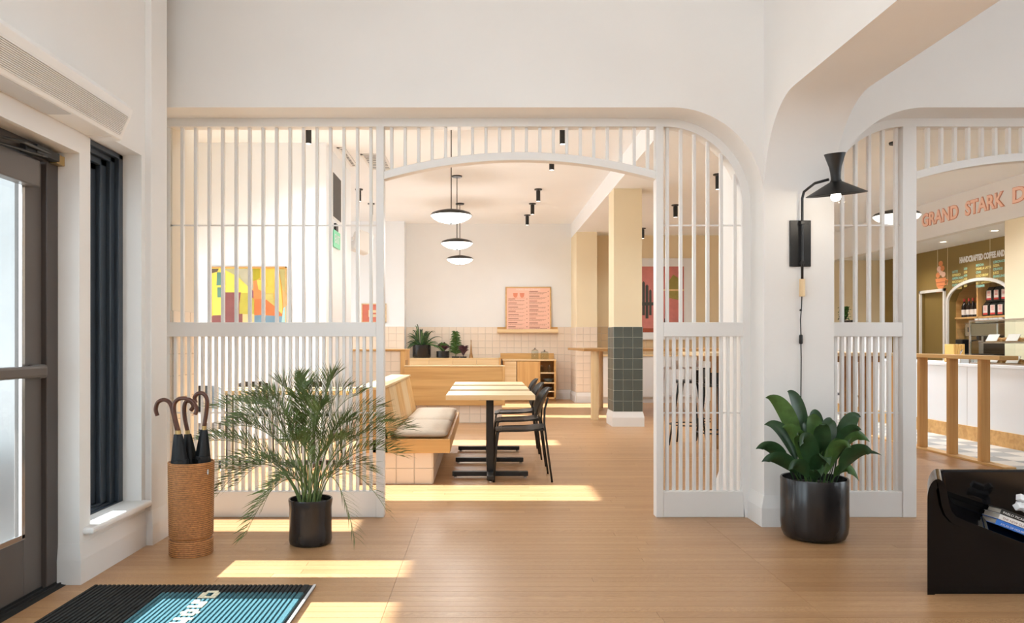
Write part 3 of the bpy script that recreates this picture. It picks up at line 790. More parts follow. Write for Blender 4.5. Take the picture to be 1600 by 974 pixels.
al = [ # tip px, py, dy, sag, width, start
 (1196, 622, -.02, .05, .036, .35), (1230, 612, .06, .02, .036, .35), (1194, 664, .02, .06, .034, .35), (1222, 668, -.1, .05, .030, .35), (1181, 702, -.05, .10, .030, .4),
 (1190, 722, -.16, .10, .034, .35), (1203, 722, .02, .08, .020, .4), (1250, 698, -.22, .20, .040, .25), (1272, 640, .08, .0, .036, .3), (1268, 648, -.04, .02, .038, .3),
 (1300, 655, .05, .02, .038, .3), (1345, 652, .02, .08, .036, .35), (1359, 691, -.06, .18, .036, .35), (1346, 672, -.1, .07, .036, .35), (1365, 708, -.18, .08, .044, .35),
 (1342, 752, -.1, .22, .026, .35), (1297, 728, -.30, .16, .040, .3), (1284, 745, -.34, .12, .032, .3), (1315, 690, -.1, .06, .036, .3), (1232, 735, -.25, .12, .03, .35),
 (1285, 665, -.12, .06, .040, .25), (1330, 700, -.2, .1, .038, .3), (1255, 660, .0, .04, .034, .3), (1378, 712, -.05, .1, .012, .4), (1245, 680, -.15, .08, .034, .3), (1305, 680, .02, .04, .034, .3)]
for i, (px, py, dy, sag, wd, st) in enumerate(al):
    Yt = 4.80+dy*.8; tipv = Vector((X(px, Yt)-2.035, dy*.8, Z(py, Yt)))
    tipv.y = min(tipv.y, .2)
    base = Vector((tipv.x*.25+random.uniform(-.03, .03), dy*.3+random.uniform(-.04, .03), .32))
    new('leaf', leaf(base, tipv, sag*.55, wd, start=st), M['leafd'] if i % 3 else M['leafl'], asp, smooth='all')

# wall lamp
YF = YH-.004
lamp = thing('wall_lamp', 'black swing-arm wall lamp with hourglass shade and bare bulb on the pillar', 'lamp', (X(1250, YF), YF, 1.6))
OL = (-X(1250, YF), -YF, -1.6)
sF = YF/F
new('back_plate', B(X(1233, YF), X(1266, YF), YF-.014, YF, Z(417, YF), Z(345, YF)), M['black'], lamp, .003, off=OL)
for (qx, qy) in ((1237, 350), (1262, 350), (1237, 412), (1262, 412), (1237, 381), (1262, 381)):
    new('screw', (lambda qx, qy: lambda bm: tube(bm, [(X(qx, YF), YF-.014, Z(qy, YF)), (X(qx, YF), YF-.017, Z(qy, YF))], .004, 8))(qx, qy), M['black'], lamp, off=OL)
YL = 4.78
xr, zt_ = X(1250, YF), Z(312, YF)
lx, lz = X(1306, YL), Z(283, YL)
pa = [(xr, YF-.035, Z(440, YF)), (xr, YF-.035, Z(400, YF)), (xr, YF-.035, Z(330, YF)), (xr, YF-.035, Z(312, YF)), (xr+.008, YF-.042, Z(302, YF)), (xr+.03, YF-.065, Z(294, YF-.06))]
pa += [(lx-.09, YL+.09, Z(286.5, YL+.09)), (lx-.03, YL+.03, Z(280.5, YL+.03))]
new('arm', lambda bm: tube(bm, pa, .0085, 10), M['black'], lamp, off=OL, smooth='all')
new('bracket', BB((xr-.012, xr+.012, YF-.045, YF-.012, Z(352, YF), Z(347, YF)), (xr-.012, xr+.012, YF-.045, YF-.012, Z(414, YF), Z(409, YF))), M['black'], lamp, .002, off=OL)
new('wooden_grip', lambda bm: tube(bm, [(xr, YF-.035, Z(464, YF)), (xr, YF-.035, Z(437, YF))], .0185, 20), M['oakpz'], lamp, off=OL, smooth=True)
shade_e = bpy.data.objects.new('shade', None)
def shade(bm):
    # outer then inner surface, local z up, origin at the neck bottom
    lathe(bm, [(.175, -.083), (.174, -.080), (.10, -.040), (.034, -.004), (.028, .012), (.030, .050), (.036, .085), (.062, .165), (.060, .166), (.033, .085), (.026, .05), (.024, .012), (.0, .010)], seg=40, capb=False, capt=False)
    lathe(bm, [(.175, -.083), (.173, -.084), (.10, -.045), (.030, -.010), (0, -.008)], seg=40, capb=False, capt=False)
sh = new('shade', shade, M['black'], lamp, smooth=True)
sh.location = Vector((lx, YL, lz))+Vector(OL); sh.rotation_euler = (math.radians(6), math.radians(-5), 0)
so = new('socket', lambda bm: lathe(bm, [(0, -.055), (.020, -.055), (.022, -.01), (0, -.008)], seg=20, capb=False, capt=False), M['black'], lamp, smooth=True); so.location = sh.location
bu = new('bulb', lambda bm: lathe(bm, [(0, -.125), (.014, -.122), (.025, -.113), (.030, -.098), (.028, -.082), (.019, -.066), (.017, -.055), (0, -.055)], seg=24, capb=False, capt=False), M['bulb'], lamp, smooth='all'); bu.location = sh.location
pl_ = bpy.data.lights.new('lamp_bulb', 'POINT'); pl_.energy = 2; pl_.color = (1, .88, .72); pl_.shadow_soft_size = .03
plo = bpy.data.objects.new('bulb_light', pl_); COL.objects.link(plo); plo.location = (lx, YL-.02, lz-.15)
cordp = [(xr, YF-.03, Z(464, YF)), (xr+.002, YF-.02, Z(480, YF)), (xr-.003, YF-.015, Z(500, YF)), (xr, YF-.015, Z(524, YF))]
cordp2 = [(xr, YF-.015, Z(538, YF)), (xr+.003, YF-.012, Z(560, YF)), (xr, YF-.012, Z(640, YF)), (xr-.002, YF-.012, Z(720, YF)), (xr, YF-.02, .03)]
new('cord', lambda bm: (tube(bm, cordp, .0035, 6), tube(bm, cordp2, .0035, 6)), M['black'], lamp, off=OL, smooth='all')
new('cord_clip', lambda bm: lathe(bm, [(0, -.008), (.008, -.004), (.008, .004), (0, .008)], seg=12, capb=False, capt=False, cx=xr, cy=YF-.012, z0=Z(485, YF)), M['black'], lamp, off=OL)
new('cord_switch', B(xr-.011, xr+.011, YF-.026, YF-.004, Z(538, YF), Z(523, YF)), M['black'], lamp, .008, off=OL)

# black lacquer bench with rolled end
bt = thing('lacquered_bench', 'glossy black lacquered bench with a rolled left end, at the right foreground', 'bench', (2.6, 3.85, 0))
OBn = (-2.6, -3.85, 0)
YFt = 3.706; TH = .036
outer = [(2.108, 0), (2.108, .03), (2.108, .15), (2.108, .3), (2.108, .44)] + [(2.158-.05*math.cos(a), .455+.095*math.sin(a)) for a in [PI*k/14 for k in range(0, 12)]] + [(2.212, .43), (2.225, .395), (2.245, .372), (2.29, .352), (2.567, .245), (2.85, .20), (3.15, .20)]
def offset_in(pts, d):
    out = []
    for i, p in enumerate(pts):
        a = Vector(pts[max(i-1, 0)]); b = Vector(pts[min(i+1, len(pts)-1)]); t = (b-a).normalized(); nrm = Vector((t.y, -t.x))
        out.append((p[0]+nrm.x*d, p[1]+nrm.y*d))
    return out
inner = offset_in(outer, TH)
DSH = (.17, .30)
def shell(bm):
    n = len(outer)
    def v(p, t): return bm.verts.new((p[0]+DSH[0]*t, YFt+DSH[1]*t, p[1]))
    Of = [v(p, 0) for p in outer]; Ob = [v(p, 1) for p in outer]; If = [v(p, 0) for p in inner]; Ib = [v(p, 1) for p in inner]
    for i in range(n-1):
        bm.faces.new((Of[i], Of[i+1], Ob[i+1], Ob[i])); bm.faces.new((If[i+1], If[i], Ib[i], Ib[i+1]))
        bm.faces.new((Of[i+1], Of[i], If[i], If[i+1])); bm.faces.new((Ob[i], Ob[i+1], Ib[i+1], Ib[i]))
    bm.faces.new((Of[0], Ob[0], Ib[0], If[0])); bm.faces.new((Of[-1], If[-1], Ib[-1], Ob[-1]))
new('shell', shell, M['blackgloss'], bt, .011, smooth=True, seg=4, off=OBn)
def fillp(bm):
    pts = inner+[(3.15, 0.0)]
    pts[0] = (inner[0][0], 0.0)
    prism(bm, pts, YFt+.012, YFt+.04)
new('front_panel', fillp, M['blackgloss'], bt, off=OBn)
def backp(bm):
    y0, y1 = YFt+.29, YFt+.33
    pts = [(2.31, 0), (2.31, .47)] + [(2.365-.055*math.cos(a), .47+.075*math.sin(a)) for a in [PI/2*k/6 for k in range(7)]] + [(3.32, .545), (3.32, 0)]
    prism(bm, pts, y0, y1)
new('back_panel', backp, M['blackgloss'], bt, .012, seg=3, off=OBn)

# books and sculpture on the bench (tilted with its surface)
def slope_z(x): return .352-(x-.085-2.29)*.386     # surface height under x at mid depth
tilt = math.atan(.386)
def book(label, u, stack, L, W, T, mt_, yaw, spine=None, group='books on the lacquered bench', cover=None):
    """u: x of the left end at the base, stack: height below"""
    cx_ = u
    base = Vector((cx_, 3.835, slope_z(cx_)+.006))
    nrm = Vector((math.sin(tilt), 0, math.cos(tilt)))
    t = thing('book', label, 'book', base+nrm*stack, group=group)
    t.rotation_mode = 'XYZ'
    t.rotation_euler = (Matrix.Rotation(tilt, 3, 'Y') @ Matrix.Rotation(yaw, 3, 'Z')).to_euler()
    new('cover', BB((-L/2, L/2, -W/2, W/2, 0, .003), (-L/2, L/2, -W/2, W/2, T-.003, T), (-L/2, L/2, -W/2, -W/2+.004, 0, T)), mt_, t, .001)
    new('pages', B(-L/2+.004, L/2-.004, -W/2+.004, W/2-.005, .003, T-.003), M['pages'], t)
    if cover: new('cover_print', B(-L/2+.002, L/2-.002, -W/2+.003, W/2-.004, T, T+.0006), cover, t)
    if spine:
        text('spine_title', spine[0], spine[1], t, (-L/2+spine[3], -W/2-.0005, T*.22), (PI/2, 0, 0), spine[2], extrude=.0003)
    return t
book('bright blue book, lowest of the stack on the black bench', 2.585, .0, .20, .25, .028, M['blue'], -.34, ('ATLAS OF HOUSES', M['bookwhite'], .013, .02))
book('white spined book between the blue and black ones', 2.585, .029, .195, .245, .026, M['bookwhite'], -.32, ('THE NEW CLASSICS', M['ink'], .015, .015))
book('black book with a photographic cover, topmost of the stack', 2.588, .056, .19, .24, .026, M['bookblack'], -.36, ('PABLO PICASSO 1881', M['bookwhite'], .0155, .01), cover=M['bookcover'])
sc_ = thing('sculpture', 'white angular knot sculpture standing on the book stack', 'sculpture', (2.65, 3.82, .335))
for k, (rx, ry, rz_, dx, dz) in enumerate(((0, .5, .2, 0, .05), (.3, -.7, .8, .02, .075), (.9, .1, .4, -.01, .06), (.2, 1.3, 1.2, .03, .05), (1.2, .4, .1, .01, .09))):
    o = new('bar', B(-.05, .05, -.015, .015, -.015, .015), M['white'], sc_, .003); o.location = (dx, 0, dz); o.rotation_euler = (rx, ry, rz_)

# ================================================================== DINING ROOM
# chairs
def make_chair(label, loc, rz=0, group=None):
    t = thing('dining_chair', label, 'chair', loc, rz, group)
    # faces -x ; seat at 0
    def seat(bm):
        n = 10; rows = []
        for i in range(n+1):
            s = i/n; x = -.225+.43*s; z = .455-.012*math.sin(PI*s)+(.012*(s**3))-(.022*(1-s)**6)
            w_ = .205*(1-.25*abs(2*s-1)**4)+.01
            rows.append([(x, y*w_, z-.010*math.cos(y*PI/2)) for y in (-1, -.5, 0, .5, 1)])
        top = [[bm.verts.new(p) for p in r] for r in rows]; bot = [[bm.verts.new((p[0], p[1], p[2]-.013)) for p in r] for r in rows]
        for i in range(n):
            for k in range(4):
                bm.faces.new((top[i][k], top[i+1][k], top[i+1][k+1], top[i][k+1])); bm.faces.new((bot[i][k+1], bot[i+1][k+1], bot[i+1][k], bot[i][k]))
        for i in range(n):
            bm.faces.new((top[i+1][0], top[i][0], bot[i][0], bot[i+1][0])); bm.faces.new((top[i][4], top[i+1][4], bot[i+1][4], bot[i][4]))
        for k in range(4):
            bm.faces.new((top[0][k], top[0][k+1], bot[0][k+1], bot[0][k])); bm.faces.new((top[n][k+1], top[n][k], bot[n][k], bot[n][k+1]))
    new('seat', seat, M['black'], t, smooth=True)
    def back(bm):
        n = 10; m_ = 8; F_, K_ = [], []
        for i in range(n+1):
            s = i/n; z = .565+.235*s; x0 = .150+.075*s+.02*s*s
            hw = .20*(1-.55*abs(2*s-1)**4)
            r, q = [], []
            for k in range(m_+1):
                u = 2*k/m_-1; y = u*hw; x = x0-.045*u*u*(hw/.2)
                r.append(bm.verts.new((x, y, z))); q.append(bm.verts.new((x+.013, y, z)))
            F_.append(r); K_.append(q)
        for i in range(n):
            for k in range(m_):
                bm.faces.new((F_[i][k+1], F_[i+1][k+1], F_[i+1][k], F_[i][k])); bm.faces.new((K_[i][k], K_[i+1][k], K_[i+1][k+1], K_[i][k+1]))
            bm.faces.new((F_[i][0], F_[i+1][0], K_[i+1][0], K_[i][0])); bm.faces.new((K_[i][m_], K_[i+1][m_], F_[i+1][m_], F_[i][m_]))
        for k in range(m_):
            bm.faces.new((F_[0][k], F_[0][k+1], K_[0][k+1], K_[0][k])); bm.faces.new((F_[n][k+1], F_[n][k], K_[n][k], K_[n][k+1]))
    new('backrest', back, M['black'], t, smooth=True)
    for s in (-1, 1):
        new('leg', (lambda s: lambda bm: tube(bm, [(-.245, s*.215, 0), (-.222, s*.205, .30), (-.205, s*.19, .425), (-.17, s*.175, .437)], .009, 8))(s), M['black'], t, smooth='all')
        new('leg', (lambda s: lambda bm: tube(bm, [(.255, s*.215, 0), (.215, s*.20, .30), (.19, s*.185, .50), (.195, s*.165, .62), (.225, s*.15, .72)], .009, 8))(s), M['black'], t, smooth='all')
    new('seat_frame', lambda bm: (tube(bm, [(-.17, -.175, .437), (-.17, .175, .437)], .008, 6), tube(bm, [(-.17, -.175, .437), (.192, -.185, .445)], .008, 6), tube(bm, [(-.17, .175, .437), (.192, .185, .445)], .008, 6), tube(bm, [(.192, -.185, .445), (.192, .185, .445)], .008, 6)), M['black'], t)
    return t
TY = (6.92, 7.74, 8.58)
ch0 = make_chair('black curved-back dining chair nearest the camera, beside the bench tables', (.335, TY[0]-.02, 0), 0, 'black chairs along the bench tables')
dup(ch0, (.345, TY[1], 0), .02, 'black curved-back dining chair, middle of the three beside the bench tables')
dup(ch0, (.350, TY[2], 0), -.02, 'black curved-back dining chair, farthest of the three beside the bench tables')
# tables
def make_table(label, loc, rz=0, group=None, L=.76, W=.60):
    t = thing('dining_table', label, 'table', loc, rz, group)
    n = 4
    for k in range(n):
        y0 = -W/2+k*W/n
        new('tabletop_board', B(-L/2, L/2, y0+.0008, y0+W/n-.0008, .708, .75), M['oakp'], t, .002)
    new('column', B(-.03, .03, -.03, .03, .03, .70), M['black'], t, .004)
    new('mounting_plate', B(-.10, .10, -.08, .08, .69, .708), M['black'], t, .003)
    new('foot_bar', B(-.335, .335, -.032, .032, .018, .058), M['black'], t, .004)
    new('foot_bar', B(-.030, .030, -.25, .25, .018, .058), M['black'], t, .004)
    for (a, b) in ((-.31, 0), (.31, 0), (0, -.23), (0, .23)):
        new('glide', (lambda a, b: lambda bm: lathe(bm, [(0, 0), (.014, 0), (.014, .012), (.005, .02), (0, .02)], a, b, 10, capb=False, capt=False))(a, b), M['chrome'], t)
    return t
tb0 = make_table('pale oak topped table with black pedestal, nearest of the three at the bench', (.062, TY[0], 0), 0, 'tables in front of the bench')
dup(tb0, (.062, TY[1], 0), 0, 'pale oak topped table with black pedestal, middle of the three at the bench')
dup(tb0, (.062, TY[2], 0), 0, 'pale oak topped table with black pedestal, farthest of the three at the bench')
# small pepper: left tables seen through the screen
dup(tb0, (-2.45, 7.55, 0), 0, 'oak table seen through the left screen, below the painting, nearer the windows', 'tables behind the left screen')
dup(tb0, (-1.62, 7.55, 0), 0, 'oak table seen through the left screen, nearer the bench', 'tables behind the left screen')
dup(ch0, (-2.55, 6.95, 0), PI/2, 'black chair behind the screen, near side of the table by the windows', 'chairs behind the left screen')
dup(ch0, (-2.35, 8.2, 0), -PI/2, 'black chair behind the screen, far side of the table by the windows', 'chairs behind the left screen')
dup(ch0, (-1.75, 8.2, 0), -PI/2, 'black chair behind the screen, far side of the table near the bench', 'chairs behind the left screen')

# bench with cushions (back along x=-.85, facing +x)
be = thing('bench_seat', 'oak bench with slanted plank back on a blush tiled base, beside the three tables', 'bench', (-.7, 7.8, 0))
OBe = (.7, -7.8, 0)
BY0, BY1 = 6.59, 9.08
tbz = new('tiled_base', B(-1.04, -.427, BY0+.006, BY1-.02, 0, .27), M['grout'], be, off=OBe)
for i in range(4):
    for j in range(2):
        o = bpy.data.objects.new('tile', TP); COL.objects.link(o); o.parent = tbz; o.location = (-1.04+.0765+i*.153+.7, BY0+.006-7.8, .068+j*.134); o.scale = (1, 1, .885)
for i in range(16):
    for j in range(2):
        o = bpy.data.objects.new('tile', TP); COL.objects.link(o); o.parent = tbz; o.location = (-.427+.7, BY0+.08+i*.154-7.8, .068+j*.134); o.scale = (1, 1, .885); o.rotation_euler = (0, 0, PI/2)
new('seat_board', B(-.95, -.279, BY0-.04, BY1, .27, .385), M['oak'], be, .004, off=OBe)
nbp = 5
for k in range(nbp):
    y0 = BY0-.04+k*(BY1-BY0+.04)/nbp; y1 = BY0-.04+(k+1)*(BY1-BY0+.04)/nbp
    new('back_plank', lambda bm: prism(bm, [(-.775, .385), (-.855, .80), (-.88, .80), (-.80, .385)], y0+.001, y1-.001), M['oakpz'] if k % 2 else M['oakz'], be, .001, off=OBe)
new('end_panel', lambda bm: prism(bm, [(-.80, .27), (-.88, .80), (-1.05, .80), (-1.05, .27)], BY0-.04, BY0-.015), M['oakz'], be, off=OBe)
new('rear_panel', B(-1.065, -1.045, BY0-.04, BY1, .0, .80), M['oakz'], be, off=OBe)
new('end_panel', lambda bm: prism(bm, [(-.80, .27), (-.88, .80), (-1.05, .80), (-1.05, .27)], BY1-.025, BY1), M['oakz'], be, off=OBe)
new('back_cap', B(-1.07, -.845, BY0-.045, BY1+.01, .80, .822), M['oakp'], be, .003, off=OBe)
def cushion(y0, y1):
    def f(bm):
        nx, ny = 12, 20
        x0, x1 = -.775, -.30
        g = {}
        for s in (0, 1):
            for i in range(nx+1):
                for j in range(ny+1):
                    u, v = 2*i/nx-1, 2*j/ny-1
                    e = (1-abs(u)**8)*(1-abs(v)**10)
                    z = .385+.036+(1 if s else -1)*(.035*max(0, e)**.45)+(.008*(1-u*u)*(1-v*v) if s else 0)
                    g[s, i, j] = bm.verts.new((x0+(x1-x0)*i/nx, y0+(y1-y0)*j/ny, z))
        for s in (0, 1):
            for i in range(nx):
                for j in range(ny):
                    q = (g[s, i, j], g[s, i+1, j], g[s, i+1, j+1], g[s, i, j+1]); bm.faces.new(q if s else q[::-1])
        bmesh.ops.remove_doubles(bm, verts=bm.verts, dist=.0005)
    return f
for k, (a, b, lab) in enumerate(((BY0-.02, 7.62, 'beige linen seat cushion at the near end of the bench'), (7.63, BY1-.05, 'beige linen seat cushion at the far end of the bench'))):
    o = new('seat_cushion', cushion(a, b), M['cushion'], None, smooth='all'); tag(o, lab, 'cushion', 'bench seat cushions')

# second bench seen from behind, back toward the camera
b2 = thing('bench_seat', 'oak bench seen from behind, its plain back panel across the middle of the dining room', 'bench', (-.4, 11.8, 0))
O2b = (.4, -11.8, 0)
tb2 = new('tiled_base', B(-1.16, .28, 11.62, 12.1, 0, .265), M['grout'], b2, off=O2b)
for i in range(9):
    for j in range(2):
        o = bpy.data.objects.new('tile', TP); COL.objects.link(o); o.parent = tb2; o.location = (-1.16+.08+i*.16+.4, 11.62-11.8, .067+j*.132); o.scale = (1.05, 1, .87)
new('back_panel', B(-1.17, .315, 11.55, 11.60, .265, .835), M['oak'], b2, .003, off=O2b)
new('top_cap', B(-1.17, .325, 11.54, 11.72, .835, .852), M['oakp'], b2, .003, off=O2b)
new('seat_board', B(-1.17, .315, 11.60, 12.2, .30, .39), M['oak'], b2, .003, off=O2b)
new('end_post', B(.285, .322, 11.535, 12.2, .265, .84), M['oakz'], b2, .003, off=O2b)
# bench against the far wall with plant ledge
b3 = thing('bench_seat', 'pale oak wall bench under the far wall with a ledge carrying plants', 'bench', (-.3, 16, 0))
O3b = (.3, -16, 0)
tb3 = new('base', B(-1.6, .33, 15.7, 16.36, 0, .265), M['tilepink'], b3, off=O3b)
new('seat_board', B(-1.6, .33, 15.35, 16.36, .265, .39), M['oak'], b3, .003, off=O3b)
for k in range(4):
    x0 = -1.6+k*.4875
    new('back_plank', B(x0+.002, x0+.4855, 15.95, 15.98, .39, .86), M['oakp'], b3, .002, off=O3b)
new('ledge', B(-1.6, .35, 15.94, 16.37, .855, .875), M['oakp'], b3, .003, off=O3b)
new('end_panel', B(.322, .352, 15.6, 16.37, 0, .885), M['oakz'], b3, .003, off=O3b)
dup(ch0, (-1.42, 13.3, 0), PI/2, 'black chair showing its top edge over the second bench, left one', 'chairs between the far benches')
dup(ch0, (-.52, 13.3, 0), PI/2, 'black chair showing its top edge over the second bench, right one', 'chairs between the far benches')
dup(tb0, (-1.35, 14.1, 0), 0, 'oak table between the far benches, left one', 'tables between the far benches')
dup(tb0, (-.5, 14.1, 0), 0, 'oak table between the far benches, right one', 'tables between the far benches')

# tiled service cabinet left of the second bench
sv = thing('service_station', 'blush tiled service station with oak cap beyond the bench, against the white block', 'cabinet', (-1.5, 11.9, 0))
Osv = (1.5, -11.9, 0)
body = new('body', B(-1.95, -1.235, 11.66, 12.4, 0, 1.07), M['grout'], sv, off=Osv)
for i in range(5):
    for j in range(7):
        o = bpy.data.objects.new('tile', TP); COL.objects.link(o); o.parent = body; o.location = (-1.95+.0715+i*.143+1.5, 11.66-11.9, .076+j*.1525); o.scale = (.95, 1, 1)
new('top_cap', B(-1.955, -1.165, 11.62, 12.45, 1.07, 1.095), M['oak'], sv, .003, off=Osv)
new('end_panel', B(-1.235, -1.17, 11.63, 12.42, 0, 1.07), M['oakz'], sv, .003, off=Osv)
new('niche', B(-1.20, -1.166, 11.75, 12.1, .78, .93), M['oakdark'], sv, off=Osv)

# sideboard
sb = thing('sideboard', 'oak sideboard with one door and three open shelves under the pink menu', 'sideboard', (.9, 16.05, 0))
Osb = (-.9, -16.05, 0)
x0, xm, x1 = X(786, 15.8), X(842, 15.8), X(868.5, 15.8)
zt = .852
new('carcass', BB((x0, x0+.03, 15.8, 16.37, .05, zt-.03), (xm, xm+.03, 15.8, 16.37, .05, zt-.03), (x1-.03, x1, 15.8, 16.37, .05, zt-.03), (x0, x1, 16.34, 16.37, .05, zt-.03), (x0, x1, 15.8, 16.37, .05, .08)), M['oak'], sb, .002, off=Osb)
new('top', B(x0-.01, x1+.01, 15.78, 16.38, zt-.03, zt), M['oakp'], sb, .003, off=Osb)
new('back_ledge', B(x0-.04, x1+.01, 16.35, 16.375, zt, .97), M['oak'], sb, .003, off=Osb)
new('door', B(X(808, 15.8), xm, 15.782, 15.80, .07, zt-.04), M['oakz'], sb, .002, off=Osb)
new('filler_panel', B(x0+.03, X(807, 15.8), 15.79, 15.80, .07, zt-.04), M['oakp'], sb, .002, off=Osb)
new('plinth', B(x0, x1, 15.84, 16.34, 0, .05), M['oakdark'], sb, off=Osb)
for z in (.585, .385, .21): new('shelf', B(xm+.03, x1-.03, 15.81, 16.34, z-.022, z), M['oakp'], sb, .002, off=Osb)
def jar(label, x, y, z, r, h, lidr=None, grp=None):
    t = thing('glass_jar', label, 'jar', (x, y, z), group=grp)
    new('body', lambda bm: lathe(bm, [(0, 0), (r, 0), (r, h*.8), (r*.85, h*.9), (r*.85, h*.92), (r*.80, h*.9), (r*.93, h*.78), (r*.93, .006), (0, .006)], seg=20, capb=False, capt=False), M['jar'], t, smooth=True)
    new('lid', lambda bm: lathe(bm, [(0, h*.92), (r*.9, h*.92), (r*.95, h*.96), (r*.4, h*1.06), (.012, h*1.1), (.02, h*1.2), (0, h*1.25)], seg=20, capb=False, capt=False), M['chrome'], t, smooth=True)
    return t
jar('larger lidded glass jar on the sideboard, left of its pair', X(836, 16), 16.05, zt, .075, .19)
jar('smaller lidded glass jar on the sideboard, right of its pair', X(851, 16), 16.02, zt, .085, .155)
jar('small glass canister on the upper open shelf, left one', X(846.5, 15.95), 15.98, .585, .04, .12)
jar('small glass canister on the upper open shelf, right one', X(859, 15.95), 15.98, .585, .04, .12)
bwl = new('bowl', lambda bm: lathe(bm, [(0, 0), (.04, 0), (.09, .03), (.11, .07), (.105, .07), (.08, .035), (0, .012)], seg=24, capb=False, capt=False), M['bowl'], None, smooth=True)
bwl.location = (X(857, 15.95), 15.96, .385); tag(bwl, 'slate blue bowl on the middle open shelf of the sideboard', 'bowl')
bwl2 = bwl.copy(); COL.objects.link(bwl2); bwl2.location = (X(855, 15.95), 15.96, .210); bwl2['label'] = 'slate blue bowl on the lowest open shelf of the sideboard'

# picture shelf and menu
shf = thing('picture_shelf', 'slim oak picture ledge on the far wall under the menu', 'shelf', (.9, 16.35, 1.39))
Osh = (-.9, -16.35, -1.39)
ys = 16.30
new('ledge_board', B(X(777, ys), X(872, ys), 16.28, 16.404, Z(520, ys), Z(517, ys)), M['oak'], shf, .002, off=Osh)
new('lip', B(X(777, ys), X(872, ys), 16.27, 16.285, Z(520, ys), Z(514.5, ys)), M['oakp'], shf, .002, off=Osh)
new('back_strip', B(X(777, ys), X(872, ys), 16.392, 16.404, Z(517, ys), Z(511, ys)), M['oak'], shf, .002, off=Osh)
mn = thing('framed_menu', 'pink printed menu in an oak frame standing on the picture ledge', 'menu', (X(825.7, ys), 16.33, Z(517, ys)), rot=(math.radians(-3), 0, 0))
mw, mh = 71.5*ys/F, 69*ys/F
new('frame', BB((-mw/2, -mw/2+.025, -.012, .012, 0, mh), (mw/2-.025, mw/2, -.012, .012, 0, mh), (-mw/2, mw/2, -.012, .012, 0, .025), (-mw/2, mw/2, -.012, .012, mh-.025, mh)), M['oak'], mn, .002)
new('sheet', B(-mw/2+.02, mw/2-.02, -.004, .008, .02, mh-.02), M['paper'], mn)
def menu_lines(bm):
    random.seed(3)
    for c, (xa, xb) in enumerate(((-mw/2+.06, -.02), (.02, mw/2-.05))):
        z = mh-.10 if c else mh-.26
        while z > .06:
            L = (xb-xa)
            box(bm, xa, xa+L*random.uniform(.3, .55), -.0055, -.0045, z, z+.012); box(bm, xb-.02, xb, -.0055, -.0045, z, z+.012)
            z -= .024
            for k in range(random.choice((1, 2, 2, 3))):
                x = xa
                while x < xb-.06*(1+k*.7):
                    ww = random.uniform(.012, .035); box(bm, x, x+ww, -.0052, -.0045, z, z+.005); x += ww+.008
                z -= .016
            z -= .03
new('menu_print', menu_lines, M['ink'], mn)
text('menu_heading', 'FOOD AND DRINKS', M['labelp'], mn, (0, -.0045, mh-.075), (PI/2, 0, 0), .055, extrude=.0004, align='CENTER')
def cups(bm):
    for cx_ in (-.27, -.13):
        lathe_pts = [(cx_-.05, mh-.13), (cx_+.05, mh-.13), (cx_+.04, mh-.20), (cx_+.015, mh-.225), (cx_-.015, mh-.225), (cx_-.04, mh-.20)]
        prism(bm, lathe_pts, -.0055, -.0045)
        box(bm, cx_-.06, cx_+.06, -.0055, -.0045, mh-.24, mh-.232)
new('menu_drawing', cups, M['inkp'], mn)
# paintings
def patches(name, parent, W_, H_, px0, py0, sx, sy, polys, y=-.021):
    """flat colour patches of an abstract canvas; polygons in picture units"""
    o = None
    mats_ = []; bm = bmesh.new()
    for i, (c, pts) in enumerate(polys):
        m_ = mat('canvas_paint_%d' % i, c, .75, var=.10, vscale=9, bump=.2, bscale=80); mats_.append(m_)
        vs = [bm.verts.new(((p[0]-px0)*sx, y-.0004*i, (py0-p[1])*sy)) for p in pts]
        f = bm.faces.new(vs); f.material_index = i
        if f.normal.y > 0 or True:
            f.normal_update()
            if f.normal.y > 0: f.normal_flip()
    me = bpy.data.meshes.new(name); bm.to_mesh(me); bm.free()
    for m_ in mats_: me.materials.append(m_)
    o = bpy.data.objects.new(name, me); COL.objects.link(o); o.parent = parent; return o
YPt = 9.72
k_ = YPt/F
pt = thing('abstract_painting', 'large abstract painting of yellow, maroon and blue shapes on the white wall', 'painting', (X(327, YPt), YPt, Z(512, YPt)))
PWd, PHt = (448-327)*k_, (512-417)*k_
new('stretcher', B(0, PWd, -.02, 0, 0, PHt), M['oakp'], pt, .002)
k8 = 1/8.12
